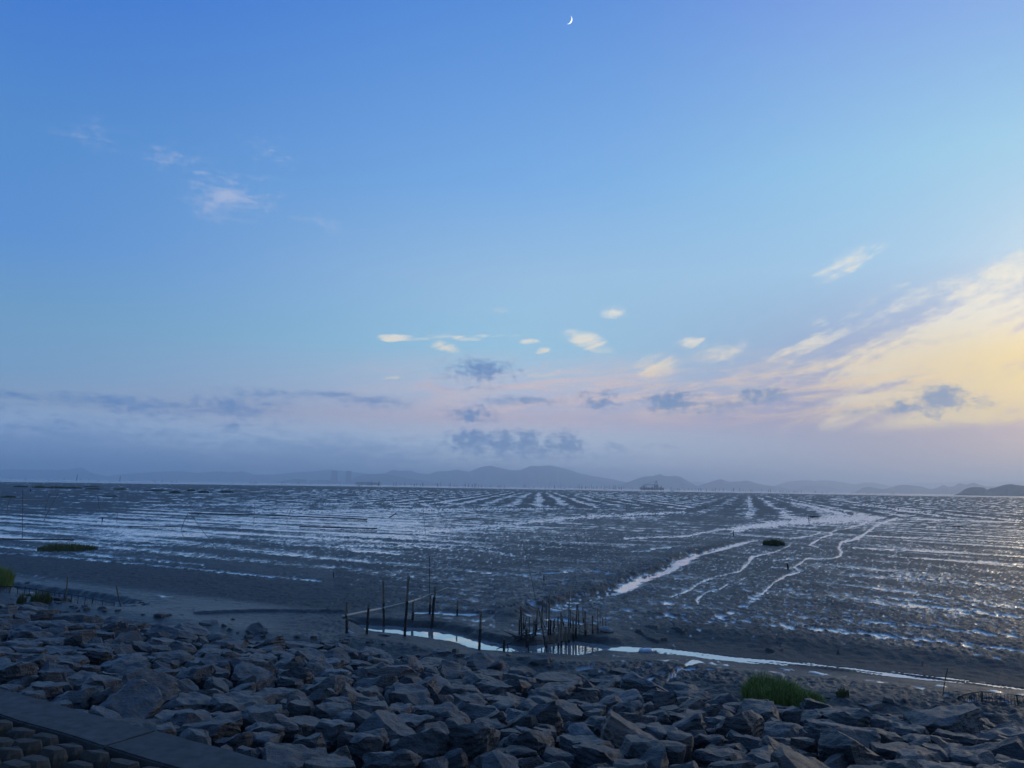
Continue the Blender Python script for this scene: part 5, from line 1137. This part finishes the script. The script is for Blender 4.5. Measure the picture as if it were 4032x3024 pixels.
MB().tube([(0, 0, -1), (0, 0, 8 * k)], [3, 2], 8).build('tower', WHITEP, o); MB().tube([(0, 0, 8 * k), (0, 0, 10.5 * k)], 3.4, 8).build('lamp', LAMP, o)
# a small punt by the stakes
p, k = frame_at(1414, 1906, 1900); o = empty('small_boat', p); tag(o, 'tiny dark boat in front of the cargo ship bow', 'boat')
MB().tube([(-4 * k, 0, .5), (-2.5 * k, 0, .4), (2.5 * k, 0, .4), (4 * k, 0, .7)], [.2, 1.0, 1.0, .3], 8).build('hull', SHIPM, o); MB().box((0, 0, 1.7), (2.4 * k, 1.4, 1.6)).build('cabin', SHIPM, o, False)
p, k = frame_at(2648, 1930, 1900); o = empty('small_boat', p); tag(o, 'tiny dark boat right of the crane barge', 'boat')
MB().tube([(-5 * k, 0, .5), (-3 * k, 0, .4), (3 * k, 0, .4), (5 * k, 0, .9)], [.2, 1.0, 1.0, .3], 8).build('hull', SHIPM, o); MB().box((1.2 * k, 0, 1.7), (2.4 * k, 1.4, 1.4)).build('cabin', SHIPM, o, False)
# ---------------------------------------------------------------- hills across the bay
HILLM = simple('wooded_hill', (0.085, 0.105, 0.095), 0.95, 0.35, 0.004, 0.0, spec=0.05)
def hill(pts, dep, depth, name='hills', rough=1.0):
    """ridge with real depth; its crest is the skyline the photo shows"""
    pts = sorted(pts); x0, x1 = pts[0][0], pts[-1][0]
    N = max(60, int((x1 - x0) / 3)); K = 15
    xs = np.linspace(x0, x1, N); ys = np.interp(xs, [p[0] for p in pts], [p[1] for p in pts])
    ker = np.exp(-np.linspace(-2, 2, 7) ** 2); ker /= ker.sum(); ys = np.convolve(np.pad(ys, 3, 'edge'), ker, 'valid')
    V, Fc = [], []
    for i, (x, y) in enumerate(zip(xs, ys)):
        a = ray(x, horizon_y(x)); a = a[:2] / np.linalg.norm(a[:2])
        rng_ = dep / (a @ np.array([0, 1.0]))
        top = at_depth(x, y, dep)[2]
        top += rough * dep / F * .45 * mnoise.noise(Vector((x * .16, dep, 0)))
        top = max(top, -2.0)
        for j in range(K):
            t = j / (K - 1) * 2 - 1                              # -1 front foot, 0 crest, 1 back foot
            w = (1 - abs(t)) ** 0.8
            spur = 1 + .28 * mnoise.noise(Vector((x * .05, t * 2.2, dep * .01))) * (1 - w)
            q = a * (rng_ + t * depth * (1 + .3 * mnoise.noise(Vector((x * .03, 5, dep)))))
            V.append((q[0], q[1], max(top, -2) * w * spur if abs(t) < .999 else -3.0))
    for i in range(N - 1):
        for j in range(K - 1): Fc.append((i * K + j, (i + 1) * K + j, (i + 1) * K + j + 1, i * K + j + 1))
    return obj(name, mesh(name, V, Fc, True), HILLM, kind='structure')
hill([(3752, 1949), (3767, 1946), (3783, 1938), (3800, 1926), (3816, 1921), (3833, 1918), (3856, 1918), (3876, 1920), (3889, 1930), (3902, 1922), (3915, 1922), (3932, 1916), (3958, 1909), (3982, 1906), (4005, 1910), (4032, 1913), (4090, 1904), (4200, 1898), (4330, 1915), (4450, 1955)], 3000, 260, 'island')
hill([(3350, 1938), (3373, 1934), (3399, 1920), (3422, 1916), (3446, 1922), (3479, 1926), (3505, 1921), (3538, 1911), (3568, 1909), (3598, 1913), (3631, 1916), (3651, 1923), (3671, 1926), (3697, 1918), (3714, 1909), (3733, 1916), (3757, 1916), (3780, 1902), (3806, 1909), (3836, 1900), (3863, 1910), (3886, 1916), (3950, 1915), (4032, 1912), (4300, 1935), (4500, 1956)], 8200, 900)
hill([(3040, 1933), (3053, 1912), (3101, 1897), (3174, 1891), (3217, 1896), (3229, 1891), (3283, 1894), (3326, 1900), (3368, 1908), (3405, 1900), (3441, 1900), (3496, 1912), (3560, 1928), (3620, 1942)], 13000, 1200)
hill([(3115, 1934), (3138, 1925), (3174, 1912), (3223, 1911), (3271, 1918), (3302, 1929), (3330, 1938)], 11000, 500)
hill([(3450, 1925), (3505, 1913), (3545, 1905), (3598, 1903), (3697, 1900), (3763, 1901), (3813, 1895), (3863, 1890), (3896, 1900), (3962, 1898), (4032, 1896), (4200, 1900), (4500, 1930)], 17500, 1500)
hill([(2715, 1927), (2743, 1915), (2779, 1903), (2810, 1894), (2837, 1886), (2870, 1897), (2913, 1896), (2943, 1892), (2980, 1903), (3016, 1911), (3065, 1915), (3101, 1925), (3150, 1934)], 10200, 800)
hill([(2400, 1922), (2440, 1908), (2485, 1894), (2514, 1883), (2543, 1876), (2571, 1875), (2600, 1866), (2615, 1874), (2633, 1876), (2651, 1874), (2680, 1877), (2705, 1892), (2734, 1910), (2780, 1928)], 9800, 800)
hill([(2650, 1926), (2700, 1902), (2740, 1896), (2790, 1905), (2850, 1912), (2940, 1905), (3000, 1914), (3060, 1932)], 17000, 1200)
hill([(1380, 1890), (1405, 1873), (1453, 1868), (1514, 1864), (1544, 1849), (1575, 1855), (1611, 1852), (1648, 1864), (1684, 1868), (1721, 1856), (1769, 1855), (1794, 1849), (1848, 1858), (1891, 1839), (1933, 1833), (1958, 1841), (2012, 1852), (2049, 1852), (2085, 1835), (2128, 1836), (2164, 1832), (2219, 1844), (2255, 1855), (2292, 1867), (2340, 1876), (2401, 1885), (2468, 1900), (2530, 1915), (2600, 1926)], 12500, 1400)
hill([(1370, 1905), (1396, 1882), (1421, 1869), (1504, 1867), (1548, 1871), (1611, 1885), (1675, 1894), (1760, 1906), (1850, 1914)], 10000, 700)
hill([(-500, 1865), (-250, 1856), (-120, 1862), (0, 1851), (46, 1847), (115, 1851), (177, 1850), (261, 1850), (315, 1840), (338, 1851), (369, 1865), (423, 1877), (461, 1869), (569, 1861), (638, 1857), (723, 1856), (776, 1863), (861, 1856), (907, 1861), (953, 1856), (999, 1869), (1076, 1869), (1153, 1861), (1230, 1857), (1291, 1850), (1353, 1856), (1400, 1860), (1470, 1868), (1560, 1908)], 14000, 1500)
hill([(1080, 1901), (1120, 1892), (1160, 1886), (1200, 1888), (1230, 1893), (1260, 1889), (1310, 1893), (1370, 1905)], 9600, 500)
# ---------------------------------------------------------------- moon and haze
MOON, nt, b = M('moon_sunlit_glow'); b.inputs['Base Color'].default_value = (.6, .6, .58, 1); b.inputs['Emission Color'].default_value = (1, 1, .97, 1); b.inputs['Emission Strength'].default_value = 1.15  # sunlight on the crescent is put in as emission
md = ray(2237, 77); md /= np.linalg.norm(md); MD = 60000.0; mr = 15.0 / F * MD
toC = -md; ax = Rv - md * (Rv @ md); ax /= np.linalg.norm(ax); up = np.cross(md, ax); up /= np.linalg.norm(up)
if up @ Uv < 0: up = -up
th = math.radians(-25); e1 = ax * math.cos(th) + up * math.sin(th); e2 = -ax * math.sin(th) + up * math.cos(th)   # e1 points at the sun, e2 along the cusps
V, Fc = [], []; NP, NL = 9, 33
for i in range(NL):
    la = -math.pi / 2 + math.pi * i / (NL - 1)
    for j in range(NP):
        lo = math.radians(-8 + 53 * j / (NP - 1))                # the sunlit lune, seen nearly from its dark side
        V.append(mr * (math.cos(la) * (math.cos(lo) * e1 + math.sin(lo) * toC) + math.sin(la) * e2))
for i in range(NL - 1):
    for j in range(NP - 1): Fc.append((i * NP + j, i * NP + j + 1, (i + 1) * NP + j + 1, (i + 1) * NP + j))
mo = obj('moon', mesh('moon', V, Fc, True), MOON, loc=tuple(CAM + md * MD)); tag(mo, 'thin white crescent moon high in the clear blue sky', 'moon')
HAZE, nt, b = M('haze_air'); nt.nodes.remove(b)
pv = nd(nt, 'ShaderNodeVolumePrincipled', {'Color': (0.95, 0.98, 1.0, 1), 'Density': 1.6e-4, 'Anisotropy': 0.62})
nt.links.new(pv.outputs[0], nt.nodes['Material Output'].inputs['Volume'])
MB().box((0, 10000, 206), (48000, 28000, 418)).build('haze', HAZE, None, False, kind='stuff')
